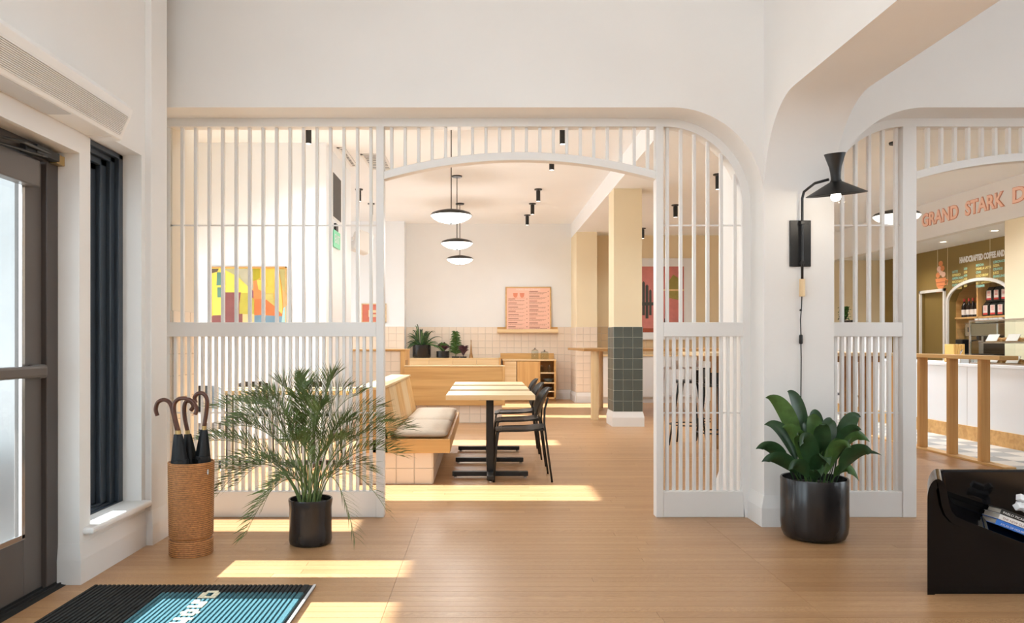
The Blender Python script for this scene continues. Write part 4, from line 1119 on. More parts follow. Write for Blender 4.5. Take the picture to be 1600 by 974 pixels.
polys = [((.78, .62, .10), [(50, 150), (560, 150), (560, 845), (50, 845)]),
 ((.86, .48, .08), [(560, 150), (1040, 150), (1040, 845), (560, 845)]),
 ((.85, .50, .06), [(55, 160), (85, 160), (105, 690), (60, 760)]),
 ((.14, .10, .07), [(90, 160), (180, 160), (160, 195), (80, 215)]),
 ((.10, .23, .19), [(155, 200), (262, 205), (262, 350), (150, 355)]),
 ((.12, .25, .20), [(160, 378), (262, 378), (262, 440), (225, 450), (225, 495), (160, 495)]),
 ((.33, .45, .52), [(225, 435), (262, 435), (262, 495), (225, 495)]),
 ((.42, .40, .22), [(225, 160), (560, 160), (610, 420), (420, 255), (330, 210)]),
 ((.45, .42, .30), [(395, 160), (620, 160), (620, 400), (505, 330)]),
 ((.37, .31, .02), [(612, 160), (700, 160), (700, 270), (640, 300), (612, 330)]),
 ((.22, .075, .07), [(262, 437), (460, 437), (440, 560), (440, 680), (480, 685), (480, 845), (60, 845), (65, 760), (100, 705), (228, 700), (228, 500), (262, 495)]),
 ((.44, .38, .06), [(460, 445), (580, 445), (625, 520), (625, 690), (440, 685), (440, 560)]),
 ((.72, .47, .22), [(480, 690), (630, 690), (630, 845), (480, 845)]),
 ((.20, .08, .12), [(570, 385), (620, 420), (620, 510), (570, 470)]),
 ((.80, .22, .07), [(615, 305), (700, 280), (745, 300), (745, 520), (620, 520)]),
 ((.70, .52, .10), [(660, 290), (770, 290), (790, 340), (750, 440), (680, 400)]),
 ((.50, .42, .12), [(750, 450), (870, 445), (890, 600), (750, 505)]),
 ((.55, .16, .05), [(630, 520), (700, 510), (780, 520), (985, 670), (985, 715), (630, 700)]),
 ((.15, .25, .33), [(630, 705), (700, 700), (985, 715), (970, 845), (630, 845)]),
 ((.82, .50, .12), [(880, 200), (940, 165), (990, 600), (980, 690), (890, 610)]),
 ((.42, .36, .14), [(940, 165), (1040, 165), (1040, 480), (985, 400)]),
 ((.70, .36, .16), [(985, 400), (1040, 470), (1040, 590), (995, 620)]),
 ((.33, .52, .52), [(995, 620), (1040, 590), (1040, 845), (965, 845)])]
patches('canvas', pt, 1, 1, 50, 845, k8*k_, k8*k_*((512-419)/(845-150)*8.12), polys)
o = new('frame', BB((0, PWd, -.03, 0, PHt-.02, PHt), (0, .012, -.03, 0, 0, PHt), (PWd-.012, PWd, -.03, 0, 0, PHt), (0, PWd, -.03, 0, 0, .012)), M['oak'], pt)
YR = 16.044
rp = thing('red_picture', 'small terracotta red picture in a thin frame on the far left wall', 'picture', (X(565, YR), YR, Z(504.6, YR)))
rw, rh = (603.8-565)*YR/F, 30*YR/F
new('frame', BB((0, rw, -.03, 0, 0, .02), (0, rw, -.03, 0, rh-.02, rh), (0, .02, -.03, 0, 0, rh), (rw-.02, rw, -.03, 0, 0, rh)), M['oakp'], rp)
patches('canvas', rp, 1, 1, 0, 0, rw, -rh, [((.62, .19, .13), [(0.03, .04), (.97, .04), (.97, .96), (.03, .96)]), ((.80, .66, .42), [(.28, .3), (.75, .3), (.75, .66), (.28, .66)]), ((.62, .19, .13), [(.42, .44), (.62, .44), (.62, .52), (.42, .52)])])
YG = 15.99
cp = thing('cactus_picture', 'large framed dusty red picture of dark cacti on the tan wall behind the column', 'picture', (X(978, YG), YG, Z(531, YG)))
cw, chh = (1083-978)*YG/F, (531-404)*YG/F
new('frame', BB((0, cw, -.035, 0, 0, .03), (0, cw, -.035, 0, chh-.03, chh), (0, .03, -.035, 0, 0, chh), (cw-.03, cw, -.035, 0, 0, chh)), M['paint'], cp, .003)
new('mount', B(.02, cw-.02, -.018, 0, .02, chh-.02), M['plaster_warm'], cp)
cact = []
def cactus(x, z0, z1, w_): return [(x-w_, z0), (x+w_, z0), (x+w_, z1-.02), (x, z1), (x-w_, z1-.02)]
cpol = [((.55, .19, .16), [(.12, .09), (.86, .09), (.86, .90), (.12, .90)]), ((.35, .08, .04), [(.12, .09), (.86, .09), (.86, .14), (.12, .14)])]
for (x, z0, z1, w_) in ((.26, .3, .72, .02), (.31, .26, .68, .022), (.36, .3, .62, .018), (.22, .42, .6, .014), (.42, .45, .66, .014)): cpol.append(((.06, .06, .05), cactus(x, z0, z1, w_)))
cpol.append(((.06, .06, .05), [(.2, .42), (.44, .42), (.44, .46), (.2, .46)]))
cpol.append(((.30, .24, .06), [(.60, .52), (.82, .48), (.84, .72), (.70, .80), (.62, .70)])); cpol.append(((.75, .50, .25), [(.45, .60), (.86, .60), (.86, .62), (.45, .62)]))
cpol.append(((.05, .04, .04), [(.55, .14), (.60, .14), (.62, .28), (.57, .26)])); cpol.append(((.05, .04, .04), [(.44, .16), (.49, .16), (.49, .24), (.44, .22)]))
patches('print', cp, 1, 1, 0, 0, cw, -chh, [(c, [(a, b) for a, b in p]) for c, p in cpol], y=-.019)

# pendants
def pendant(label, px, Yp, ztop):
    t = thing('pendant_lamp', label, 'pendant lamp', (X(px, Yp), Yp, ztop), group='disc pendants over the dining tables')
    r = .2435
    new('shade_top', lambda bm: lathe(bm, [(.0, .015), (.02, .012), (.10, -.002), (.17, -.018), (.22, -.036), (r, -.064), (r-.004, -.068), (.21, -.052), (0, -.03)], seg=48, capb=False, capt=False), M['black'], t, smooth=True)
    new('diffuser', lambda bm: lathe(bm, [(r-.006, -.066), (.21, -.098), (.15, -.130), (.08, -.148), (0, -.153)], seg=48, capb=False, capt=False), M['glow'], t, smooth='all')
    new('finial', lambda bm: lathe(bm, [(0, -.168), (.014, -.166), (.014, -.15), (0, -.15)], seg=16, capb=False, capt=False), M['black'], t, smooth=True)
    new('stem', lambda bm: tube(bm, [(0, 0, .0), (0, 0, ZC-ztop-.01)], .006, 8), M['black'], t)
    new('canopy', lambda bm: lathe(bm, [(0, ZC-ztop-.022), (.075, ZC-ztop-.020), (.078, ZC-ztop), (0, ZC-ztop)], seg=32, capb=False, capt=False), M['black'], t, smooth=True)
    l = bpy.data.lights.new('pendant_light', 'POINT'); l.energy = 40; l.color = (1, .97, .94); l.shadow_soft_size = .2
    lo = bpy.data.objects.new('pendant_light', l); COL.objects.link(lo); lo.location = (X(px, Yp), Yp, ztop-.36)
pendant('disc pendant lamp with black top and glowing opal underside, nearest and largest', 705, 9.0, 2.725)
pendant('disc pendant lamp with black top, middle of the three over the bench', 714, 11.67, 2.745)
pendant('disc pendant lamp with black top, farthest and smallest of the three', 718.6, 13.98, 2.75)
# ceiling spots
def spot(loc, zc, label, grp, src=None):
    l = bpy.data.lights.new('spot_lamp', 'SPOT'); l.energy = 80 if loc[0] < 0 else 52; l.color = (.80, .92, 1); l.spot_size = 2.5; l.spot_blend = 1; l.shadow_soft_size = .03
    lo = bpy.data.objects.new('spot_lamp', l); COL.objects.link(lo); lo.location = (loc[0], loc[1], loc[2]-.21)
    if src is None:
        t = thing('ceiling_spotlight', label, 'spotlight', loc, group=grp)
        new('plate', lambda bm: lathe(bm, [(0, -.016), (.062, -.015), (.064, 0), (0, 0)], seg=24, capb=False, capt=False), M['black'], t, smooth=True)
        new('stem', lambda bm: tube(bm, [(0, 0, -.015), (0, 0, -.03)], .01, 8), M['black'], t)
        new('lens', lambda bm: lathe(bm, [(0, -.1975), (.030, -.1975)], seg=20, capb=False, capt=False), M['lensglow'], t)
        new('cylinder_head', lambda bm: lathe(bm, [(0, -.188), (.028, -.188), (.030, -.198), (.034, -.198), (.034, -.030), (.030, -.026), (0, -.026)], seg=24, capb=False, capt=False), M['black'], t, smooth=True)
        return t
    return dup(src, loc, 0, label, grp)
s0 = spot((.917, 9.02, ZC), ZC, 'black cylinder spotlight right of the pendants, seen between the arch bars', 'spotlights right of the pendants')
for (yy, px, lab) in ((6.3, 931, 'unseen fill lamp added above the arch, first'), (7.7, 899, 'unseen fill lamp added above the arch, last'), (10.37, 862, 'second from the front, just under the arch'), (12.67, 841, 'third from the front'), (13.98, 832, 'fourth from the front'), (15.24, 823.8, 'farthest of its row')):  # the two nearest are out of sight, added to whiten the dining room
    spot((X(px, yy), yy, ZC), ZC, 'black ceiling spotlight right of the pendants, '+lab, 'spotlights right of the pendants', s0)
for (yy, px, lab) in ((6.3, 365, 'first, unseen fill lamp added by the near edge'), (7.7, 436, 'second, unseen fill lamp added past the screen'), (9.0, 482, 'nearest, above the painting'), (12.67, 561, 'middle, right of the black wall panel'), (13.98, 580, 'farthest')):  # first two are unseen extra lamps that light the white wall block
    spot((X(px, yy), yy, ZC), ZC, 'black cylinder spotlight left of the pendants, '+lab, 'spotlights behind the left screen', s0)
for (yy, px, lab) in ((12.44, 1055.4, 'middle one'), (10.17, 1122, 'nearest one'), (14.98, 1004, 'farthest, half hidden by the column')):
    spot((X(px, yy), yy, ZR), ZR, 'black spotlight on the lower ceiling, '+lab, 'spotlights right of the column', s0)

# things on the wall block and ceiling
xb = -1.955
wp = thing('wall_screen', 'black flat screen mounted high on the side of the white wall block', 'screen', (xb, 10.28, 3.1))
new('bezel', B(0, .03, -.29, .29, -.29, .30), M['white'], wp, .004)
new('panel', B(.028, .036, -.265, .265, -.28, .28), M['black'], wp)
ex = thing('exit_sign', 'small green exit sign hanging on the white block below the black screen', 'sign', (xb, 10.3, 2.56))
new('bracket', B(0, .03, -.08, .08, .10, .2), M['black'], ex, .004)
new('lit_panel', B(.02, .03, -.22, .22, -.12, .10), M['exit'], ex)
text('lettering', 'EXIT', M['white'], ex, (.031, -.17, -.06), (PI/2, 0, PI/2), .16, extrude=.001)
spk = thing('wall_speaker', 'white box loudspeaker tilted on the corner of the white block', 'loudspeaker', (-1.83, 11.75, 2.70), rot=(0, math.radians(18), math.radians(30)))
new('cabinet', B(-.13, .13, -.11, .11, -.16, .16), M['frame'], spk, .03, seg=3)
new('grille_cloth', B(-.11, .11, -.118, -.108, -.14, .14), M['plaster'], spk, .006)
new('bracket', B(-.16, -.10, -.02, .06, -.03, .03), M['frame'], spk)
def vent(label, x0, x1, y0, y1, n=5, z=ZC):
    t = thing('ceiling_vent', label, 'vent', ((x0+x1)/2, (y0+y1)/2, z))
    w2, d2 = (x1-x0)/2, (y1-y0)/2
    new('frame', BB((-w2, w2, -d2, -d2+.03, -.012, 0), (-w2, w2, d2-.03, d2, -.012, 0), (-w2, -w2+.03, -d2, d2, -.012, 0), (w2-.03, w2, -d2, d2, -.012, 0)), M['paint'], t)
    new('backing', B(-w2, w2, -d2, d2, -.004, -.001), M['grey'], t)
    for k in range(n):
        yy = -d2+.04+(2*d2-.08)*(k+.5)/n
        new('slat', B(-w2+.03, w2-.03, yy-.012, yy+.012, -.011, -.006), M['paint'], t)
vent('slatted air vent in the high ceiling beside the white block', X(532, 10.2), X(552, 10.6), 9.95, 11.0, 6)
vent('flat grey ceiling vent near the middle stile of the left screen', X(572, 10.8), X(608, 10.8), 10.3, 11.2, 8)

# ledge plants
def small_pot(t, r, h): new('pot', lambda bm: lathe(bm, [(0, 0), (r*.9, 0), (r, h*.1), (r, h), (r*.93, h), (r*.9, h*.9), (0, h*.9)], seg=24, capb=False, capt=False), M['darkglaze'], t, smooth=True)
LY = 16.17; LZ = .875
gp = thing('potted_grass', 'bushy grass-like plant in the biggest black pot on the far ledge', 'potted plant', (X(659, LY), LY, LZ))
small_pot(gp, .19, .27)
for k in range(74):
    a = random.uniform(0, 2*PI); rr = random.uniform(.12, .62); h = random.uniform(.45, .82)
    tip = Vector((rr*math.cos(a), rr*math.sin(a)*.38, h-.42*(rr/.62)))
    tip.x = max(-.31, min(.50, tip.x))
    new('blade', leaf(Vector((.08*math.cos(a), .08*math.sin(a), .24)), tip, .08, .007, start=.16), M['leafl'] if k % 2 else M['leafd'], gp)
lp = thing('potted_succulent', 'low leafy plant in a small black pot on the far ledge', 'potted plant', (X(692, LY), LY, LZ))
small_pot(lp, .135, .14)
for k in range(22):
    a = k*2.4; rr = .05+.16*(k/22)
    new('leaf', leaf(Vector((0, 0, .13)), Vector((rr*math.cos(a), rr*math.sin(a)*.6, .20+.1*(1-k/22))), .05, .02, start=.05), M['leafl'] if k % 3 else M['purple'], lp)
tp = thing('potted_spruce_plant', 'tall feathery silver green plant on the far ledge, second from the right', 'potted plant', (X(712, LY), LY, LZ))
new('pot', lambda bm: lathe(bm, [(0, 0), (.08, 0), (.08, .03), (0, .03)], seg=20, capb=False, capt=False), M['bookblack'], tp)
new('stem', lambda bm: tube(bm, [(0, 0, .02), (.01, 0, .3), (0, 0, .52)], .010, 6, .004), M['rachis'], tp)
for k in range(60):
    a = k*2.4; z = .08+.44*k/60; rr = .19-.10*(k/60)
    new('leaf', leaf(Vector((0, 0, z)), Vector((rr*math.cos(a), rr*math.sin(a)*.6, z+.02)), .03, .012, start=.05), M['leafl'], tp)
dp = thing('potted_dracaena', 'small dark purple leaved plant at the right end of the ledge plants', 'potted plant', (X(724, LY), LY-.08, LZ))
new('pot', lambda bm: lathe(bm, [(0, 0), (.07, 0), (.07, .03), (0, .03)], seg=20, capb=False, capt=False), M['bookblack'], dp)
new('stem', lambda bm: tube(bm, [(0, 0, .02), (0, 0, .14)], .007, 6), M['purple'], dp)
for k in range(16):
    a = k*2.4; z = .06+.10*k/16; rr = .12
    new('leaf', leaf(Vector((0, 0, z)), Vector((rr*math.cos(a), rr*math.sin(a)*.6, z+.10)), .02, .016, start=.05), M['purple'], dp)
mt_ = new('wooden_obelisk', lambda bm: (lathe(bm, [(0, 0), (.045, 0), (.02, .12), (.008, .3), (.010, .37), (0, .375)], seg=10, capb=False, capt=False)), M['oakdark'], None, smooth=True)
mt_.location = (X(736, LY), LY, LZ); tag(mt_, 'slender dark wood obelisk ornament on the far ledge', 'ornament')

# high tables right of the column
hb = thing('high_table', 'long oak bar-height table behind the green tiled column', 'high table', (3, 13.1, 0))
Oh = (-3, -13.1, 0)
new('tabletop', B(1.55, 4.3, 12.0, 14.3, 1.06, 1.10), M['oakdark'], hb, .004, off=Oh)
def rleg(x, y): return lambda bm: tube(bm, [(x, y, 0), (x, y, 1.06)], .062, 24)
for (x, y) in ((1.73, 12.1), (2.12, 14.2), (4.2, 12.1), (4.2, 14.2)): new('leg', rleg(x, y), M['oakpz'], hb, smooth=True, off=Oh)
h2 = thing('high_table', 'second oak bar-height table nearer the pillar, with black stools', 'high table', (3.3, 8.6, 0))
Oh2 = (-3.3, -8.6, 0)
new('tabletop', B(2.28, 4.3, 8.05, 9.1, 1.055, 1.09), M['oakp'], h2, .004, off=Oh2)
new('apron', B(2.45, 4.2, 8.2, 8.95, .99, 1.055), M['oakdark'], h2, off=Oh2)
for (x, y) in ((2.62, 8.4), (2.62, 8.8), (4.1, 8.4), (4.1, 8.8)): new('leg', B(x-.045, x+.045, y-.045, y+.045, 0, .99), M['oakdark'], h2, .004, off=Oh2)
def stool(label, loc, m_, grp, rz=0):
    t = thing('bar_stool', label, 'stool', loc, rz, grp)
    def seat(bm): lathe(bm, [(0, .72), (.16, .725), (.185, .74), (.18, .755), (.10, .742), (0, .74)], seg=24, capb=False, capt=False)
    new('seat', seat, m_, t, smooth=True)
    def bk(bm):
        prev = None
        for i in range(11):
            a = -1.1+2.2*i/10; c, s = math.cos(a), math.sin(a)
            row = [bm.verts.new((.185*c, .185*s, .76)), bm.verts.new((.20*c, .20*s, .88)), bm.verts.new((.188*c, .188*s, .88)), bm.verts.new((.173*c, .173*s, .76))]
            if prev:
                for k in range(4): bm.faces.new((prev[k], prev[(k+1) % 4], row[(k+1) % 4], row[k]))
            prev = row
    new('backrest', bk, m_, t)
    for a in (PI/4, 3*PI/4, 5*PI/4, 7*PI/4):
        new('leg', (lambda a: lambda bm: tube(bm, [(.12*math.cos(a), .12*math.sin(a), .725), (.25*math.cos(a), .25*math.sin(a), 0)], .014, 8, .010))(a), m_, t, smooth='all')
    new('foot_ring', lambda bm: tube(bm, [(.21*math.cos(a*PI/8), .21*math.sin(a*PI/8), .24) for a in range(17)], .008, 6), m_, t)
    return t
bs0 = stool('black bar stool at the nearer high table, leftmost one', (2.40, 9.15, 0), M['black'], 'black stools at the nearer high table', -.5)
dup(bs0, (2.50, 8.35, 0), -1.2, 'black bar stool at the nearer high table, closest to the screen')
dup(bs0, (2.82, 9.6, 0), 1.2, 'black bar stool at the nearer high table, behind the others')
ws0 = stool('white bar stool at the long high table, left one', (3.30, 13.9, 0), M['white'], 'white stools at the long high table')
dup(ws0, (3.72, 13.9, 0), 0, 'white bar stool at the long high table, right one')
cr = thing('credenza', 'low cream cabinet along the tan far wall behind the column', 'cabinet', (3.3, 15.6, 0))
new('body', B(-1.0, 1.2, -.18, .36, .10, .92), M['plaster_warm'], cr, .006)
new('plinth', B(-.96, 1.16, -.14, .36, 0, .10), M['paint'], cr)
new('top', B(-1.03, 1.23, -.21, .38, .92, .95), M['oakp'], cr, .003)
for k in range(3): new('door', B(-.97+k*.72, -.27+k*.72, -.196, -.18, .12, .90), M['plaster_warm'], cr, .003)

# ================================================================== CAFE
ck = thing('checkered_floor', 'grey and off-white checkered tile floor in front of the cafe counter', 'tiled floor', (0, 0, 0), kind='structure')
new('bed', B(5.0, 8.9, 5.7, 16.1, -.10, -.004), M['grout'], ck)
tw = {}
p_ = .305
for i in range(3):
    for j in range(27):
        k = (i+j) % 2
        if k not in tw:
            tw[k] = new('tile', B(-.151, .151, -.151, .151, -.008, .001), M['checkg' if k else 'checkw'], ck)
            oo = tw[k]
        else:
            oo = bpy.data.objects.new('tile', tw[k].data); COL.objects.link(oo); oo.parent = ck
        oo.location = (5.05+.152+i*p_, 5.9+j*p_, 0)
XC = 5.95
ct = thing('service_counter', 'long white fronted cafe counter with an oak kick board', 'counter', (6.3, 10, 0))
Oc = (-6.3, -10, 0)
new('front_panel', B(XC, XC+.6, 6.2, 14.6, .175, .90), M['white'], ct, off=Oc)
new('kick_board', B(XC-.012, XC+.02, 6.2, 14.6, 0, .175), M['oak'], ct, .002, off=Oc)
new('worktop', B(XC-.015, XC+.65, 6.2, 14.6, .90, .935), M['white'], ct, .004, off=Oc)
for yy in (8.0, 9.6, 11.2, 12.8): new('panel_joint', B(XC-.002, XC+.01, yy-.003, yy+.003, .175, .90), M['lgrey'], ct, off=Oc)
# timber rail
rl = thing('queue_rail', 'oak waist-high rail with square posts in front of the checkered floor', 'rail', (4.95, 8.6, 0))
Or = (-4.95, -8.6, 0)
new('top_rail', B(4.86, 5.04, 7.35, 11.2, 1.03, 1.07), M['oaky'], rl, .004, off=Or)
new('floor_plate', B(4.89, 5.02, 7.35, 11.2, 0, .022), M['oaky'], rl, .003, off=Or)
pst = None
for yy in (7.72, 8.24, 8.80, 9.36, 9.95, 10.55, 11.1):
    if pst is None:
        pst = new('post', B(-.045, .045, -.03, .03, .022, 1.03), M['oakz'], rl, .003); pst.location = (0, yy-8.6, 0)
    else: link_copy(pst, 'post', (0, yy-8.6, 0), rl)

# fascia, back bar recess
XF_, XW2 = 7.0, 8.15
struct('trim_fascia', B(XF_, XF_+.12, 5.6, 16.0, 2.83, ZR), M['plaster'], 'white fascia above the cafe counter with the shop sign', 'fascia')
struct('trim_fascia_band', B(XF_-.02, XF_, 5.6, 16.0, 2.83, 2.93), M['paint'], 'plain white band along the bottom of the fascia', 'trim')
struct('ceiling_recess', B(XF_+.12, 8.9, 5.6, 16.0, 2.86, 2.95), M['ceil'], 'lowered white ceiling over the back bar', 'ceiling')
struct('wall_cafe_pier', B(XF_, 8.9, 5.6, 10.48, 0, 2.83), M['plaster_cream2'], 'pale yellow wall right of the chalk menu', 'wall')
# olive wall with door and arched niche, in the plane x = XW2 facing -x
def olive(bm):
    A0, A1 = 12.05, 13.66        # niche in y
    D0, D1 = 13.80, 14.50        # doorway
    x0, x1 = XW2, XW2+.12
    zsp, rise = 1.90, .31; n = 16; hw = (A1-A0)/2; ym = (A0+A1)/2
    # above niche with arch edge
    top = [(A0, 2.86), (A1, 2.86)]
    arcp = [(A1-(A1-A0)*i/n, zsp+rise*math.sqrt(max(0, 1-((A1-(A1-A0)*i/n-ym)/hw)**2))) for i in range(n+1)]
    prism(bm, top+arcp, x0, x1, 'x')
    box(bm, x0, x1, A1, D0, 0, 2.86); box(bm, x0, x1, D0, D1, 2.1, 2.86); box(bm, x0, x1, D1, 16.0, 0, 2.86); box(bm, x0, x1, 10.48, A0, 0, 2.86)
    box(bm, x0+.05, x0+.07, D0, D1, 0, 2.1)
struct('wall_cafe_back', olive, M['olive'], 'olive brown panelled wall of the cafe back bar', 'wall')
def oltrim(bm):
    A0, A1 = 12.05, 13.66; zsp, rise = 1.90, .31; n = 16; hw = (A1-A0)/2; ym = (A0+A1)/2; t = .05
    outp = [(ym+(hw+t)*math.cos(PI*i/n), zsp+(rise+t)*math.sin(PI*i/n)) for i in range(n+1)]
    inp = [(ym+hw*math.cos(PI*i/n), zsp+rise*math.sin(PI*i/n)) for i in range(n+1)]
    prism(bm, [(A1+t, .9)]+outp+[(A0-t, .9), (A0, .9)]+inp[::-1]+[(A1, .9)], XW2-.03, XW2, 'x')
struct('trim_niche', oltrim, M['paint'], 'white arched trim around the cafe shelf niche', 'trim')
struct('trim_doorway', BB((XW2-.03, XW2, 13.80-.05, 13.80, 0, 2.15), (XW2-.03, XW2, 14.5, 14.55, 0, 2.15), (XW2-.03, XW2, 13.75, 14.55, 2.1, 2.15)), M['paint'], 'white trim around the olive doorway', 'trim')
struct('trim_panel_joint', BB((XW2-.003, XW2, 13.70, 13.706, 2.2, 2.86), (XW2-.003, XW2, 14.0, 14.006, 2.2, 2.86), (XW2-.003, XW2, 12.55, 12.556, 2.2, 2.86)), M['plaster_cream2'], 'fine joints between the olive wall panels', 'trim')
# sign
sg = thing('shop_sign', 'peach outlined lettering reading GRAND STARK DELI on the white fascia', 'sign', (XF_, 11, 3.04))
ROT = (PI/2, 0, -PI/2)
for wd_, ya, yb in (('GRAND', 12.455, 11.49), ('STARK', 11.33, 10.47), ('DELI', 10.33, 9.62)):
    a = text('letter_outline', wd_, M['peachd'], sg, (-.004, ya-11, 0), ROT, .272, None, .003, .013)
    b = text('letter_face', wd_, M['peach'], sg, (-.009, ya-11, 0), ROT, .272, None, .003, .006)
    bpy.context.view_layer.update()
    s_ = (ya-yb)/a.dimensions.x
    a.scale.x = s_; b.scale.x = s_
# chalk menu
cm = thing('menu_lettering', 'white, yellow and teal menu lettering on the olive wall', 'menu', (XW2, 12.7, 2.4))
def ypx(px, Xp): return Xp*F/(px-CX)
a = text('heading', 'HANDCRAFTED COFFEE AND', M['bookwhite'], cm, (-.002, ypx(1499.5, XW2)-12.7, .155), ROT, .13, None, .001, .008)
bpy.context.view_layer.update(); a.scale.x = (ypx(1499.5, XW2)-ypx(1570, XW2))/a.dimensions.x
cols = [(1488, ['LATTE', 'ESPRESSO', 'AMERICANO', 'MACCHIATO', 'CAPPUCCINO', 'CORTADO'], 0.055), (1506, ['3.00', '3.50', '4.00', '4.00', '4.25', '4.50'], .08), (1525, ['MOCHA', 'VANILLA LATTE', 'CHAI', 'COLD BREW', 'HOT TEA', 'HOT CHOCOLATE', 'STEAMER'], .105), (1552, ['LEMONADE', 'SODA', 'ORANGE', 'JUICE', 'SPARKLING', 'STILL'], .115)]
for px, lines, zt0 in cols:
    for k, s_ in enumerate(lines):
        text('menu_line', s_, M['yellowtxt'] if k % 2 else M['tealtxt'], cm, (-.002, ypx(px, XW2)-12.7, zt0-.055-k*.058), ROT, .055, None, .0006, .0015)
cd = thing('coffee_drawing', 'orange drawing of a coffee cup with pastries above it on the olive wall', 'wall drawing', (XW2, ypx(1470, XW2), 2.22))
new('cup', lambda bm: (prism(bm, [(-.16, .12), (.16, .12), (.12, -.02), (.05, -.08), (-.05, -.08), (-.12, -.02)], -.004, 0, 'x'),), M['coffeeor'], cd)
new('saucer', lambda bm: prism(bm, [(-.19, -.09), (.19, -.09), (.12, -.13), (-.12, -.13)], -.005, 0, 'x'), M['coffeeor'], cd)
new('cup_handle', lambda bm: tube(bm, [(-.003, -.15, .09), (-.003, -.21, .07), (-.003, -.19, 0), (-.003, -.12, .0)], .010, 6), M['coffeeor'], cd)
for k, (yy, zz) in enumerate(((-.08, .18), (.08, .18), (0, .22), (-.05, .29), (.05, .29), (0, .38))):
    new('pastry', (lambda yy, zz: lambda bm: prism(bm, [(yy+.065*math.cos(a*PI/5), zz+.05*math.sin(a*PI/5)) for a in range(10)], -.004, 0, 'x'))(yy, zz), M['coffeeor'] if k % 2 else M['peach'], cd)
new('band', BB((-.006, -.003, -.13, .13, .04, .055), (-.006, -.003, -.10, .10, -.02, -.01)), M['coffeebr'], cd)
# niche interior shelf unit
NX = XW2+.12
nk = thing('back_bar_shelving', 'white lined wall niche with oak divider and shelf behind the counter', 'shelving', (NX, 12.85, 0))
On = (-NX, -12.85, 0)
new('niche_back', B(NX+.40, NX+.43, 12.0, 13.7, .0, 2.3), M['plaster'], nk, off=On)
new('niche_side', B(NX, NX+.43, 13.66, 13.70, 0, 2.3), M['oak'], nk, off=On)
new('niche_side', B(NX, NX+.43, 12.0, 12.05, 0, 2.3), M['oak'], nk, off=On)
new('niche_top', B(NX, NX+.43, 12.0, 13.7, 2.24, 2.3), M['plaster'], nk, off=On)
new('divider', B(NX-.02, NX+.40, 13.02, 13.06, 1.55, 2.24), M['oakz'], nk, off=On)
new('shelf', B(NX-.02, NX+.40, 12.05, 13.66, 1.60, 1.63), M['oak'], nk, off=On)
new('back_counter', B(NX-.15, NX+.40, 12.05, 13.66, .0, .95), M['white'], nk, off=On)
# wine bottles
wb0 = None
for k, yy in enumerate((13.52, 13.39, 13.28, 13.17)):
    lab = 'dark wine bottle with pale label on the niche shelf, %s' % ('leftmost', 'second from left', 'third from left', 'next to the divider')[k]
    if wb0 is None:
        wb0 = thing('wine_bottle', lab, 'bottle', (NX+.06, yy, 1.63), group='wine bottles in the niche')
        new('glass_body', lambda bm: lathe(bm, [(0, 0), (.042, 0), (.042, .19), (.03, .225), (.016, .25), (.014, .32), (.0, .32)], seg=20, capb=False, capt=False), M['wine'], wb0, smooth=True)
        new('label', lambda bm: lathe(bm, [(.0428, .04), (.0428, .13)], seg=20, capb=False, capt=False), M['labelp'], wb0, smooth='all')
        new('foil_cap', lambda bm: lathe(bm, [(.0155, .27), (.0155, .322), (0, .323)], seg=14, capb=False, capt=False), M['red'], wb0, smooth=True)
    else: dup(wb0, (NX+.06, yy, 1.63), 0, lab)
bag0 = None
ordn = ('leftmost', 'second from left', 'third from left', 'fourth from left', 'rightmost')
for rw_, (zz, n, y0, ins) in enumerate(((1.63, 5, 12.93, .03), (1.87, 4, 12.84, .06))):
    for k in range(n):
        yy = y0-k*.185
        lab = 'black coffee bag with pale label, %s in the %s row' % (('rightmost' if k == n-1 else ordn[k]), 'upper' if rw_ else 'lower')
        if bag0 is None:
            bag0 = thing('coffee_bag', lab, 'coffee bag', (NX+.10, yy, zz), group='coffee bags in the niche')
            def bag(bm):
                prof = [(-.05, 0), (-.055, .02), (-.055, .17), (-.012, .225), (-.012, .238), (.012, .238), (.012, .225), (.05, .17), (.05, 0)]
                prism(bm, prof, -.082, .082)
            new('bag_body', bag, M['bookblack'], bag0, .006)
            new('label', B(-.0575, -.0545, -.055, .055, .05, .18), M['labelp'], bag0)
            new('label_band', B(-.0582, -.055, -.055, .055, .025, .055), M['red'], bag0)
            new('label_print', BB(*[(-.0580, -.0572, -.035, .035, .10+q*.02, .107+q*.02) for q in range(4)]), M['red'], bag0)
        else: dup(bag0, (NX+.10, yy, zz), 0, lab)
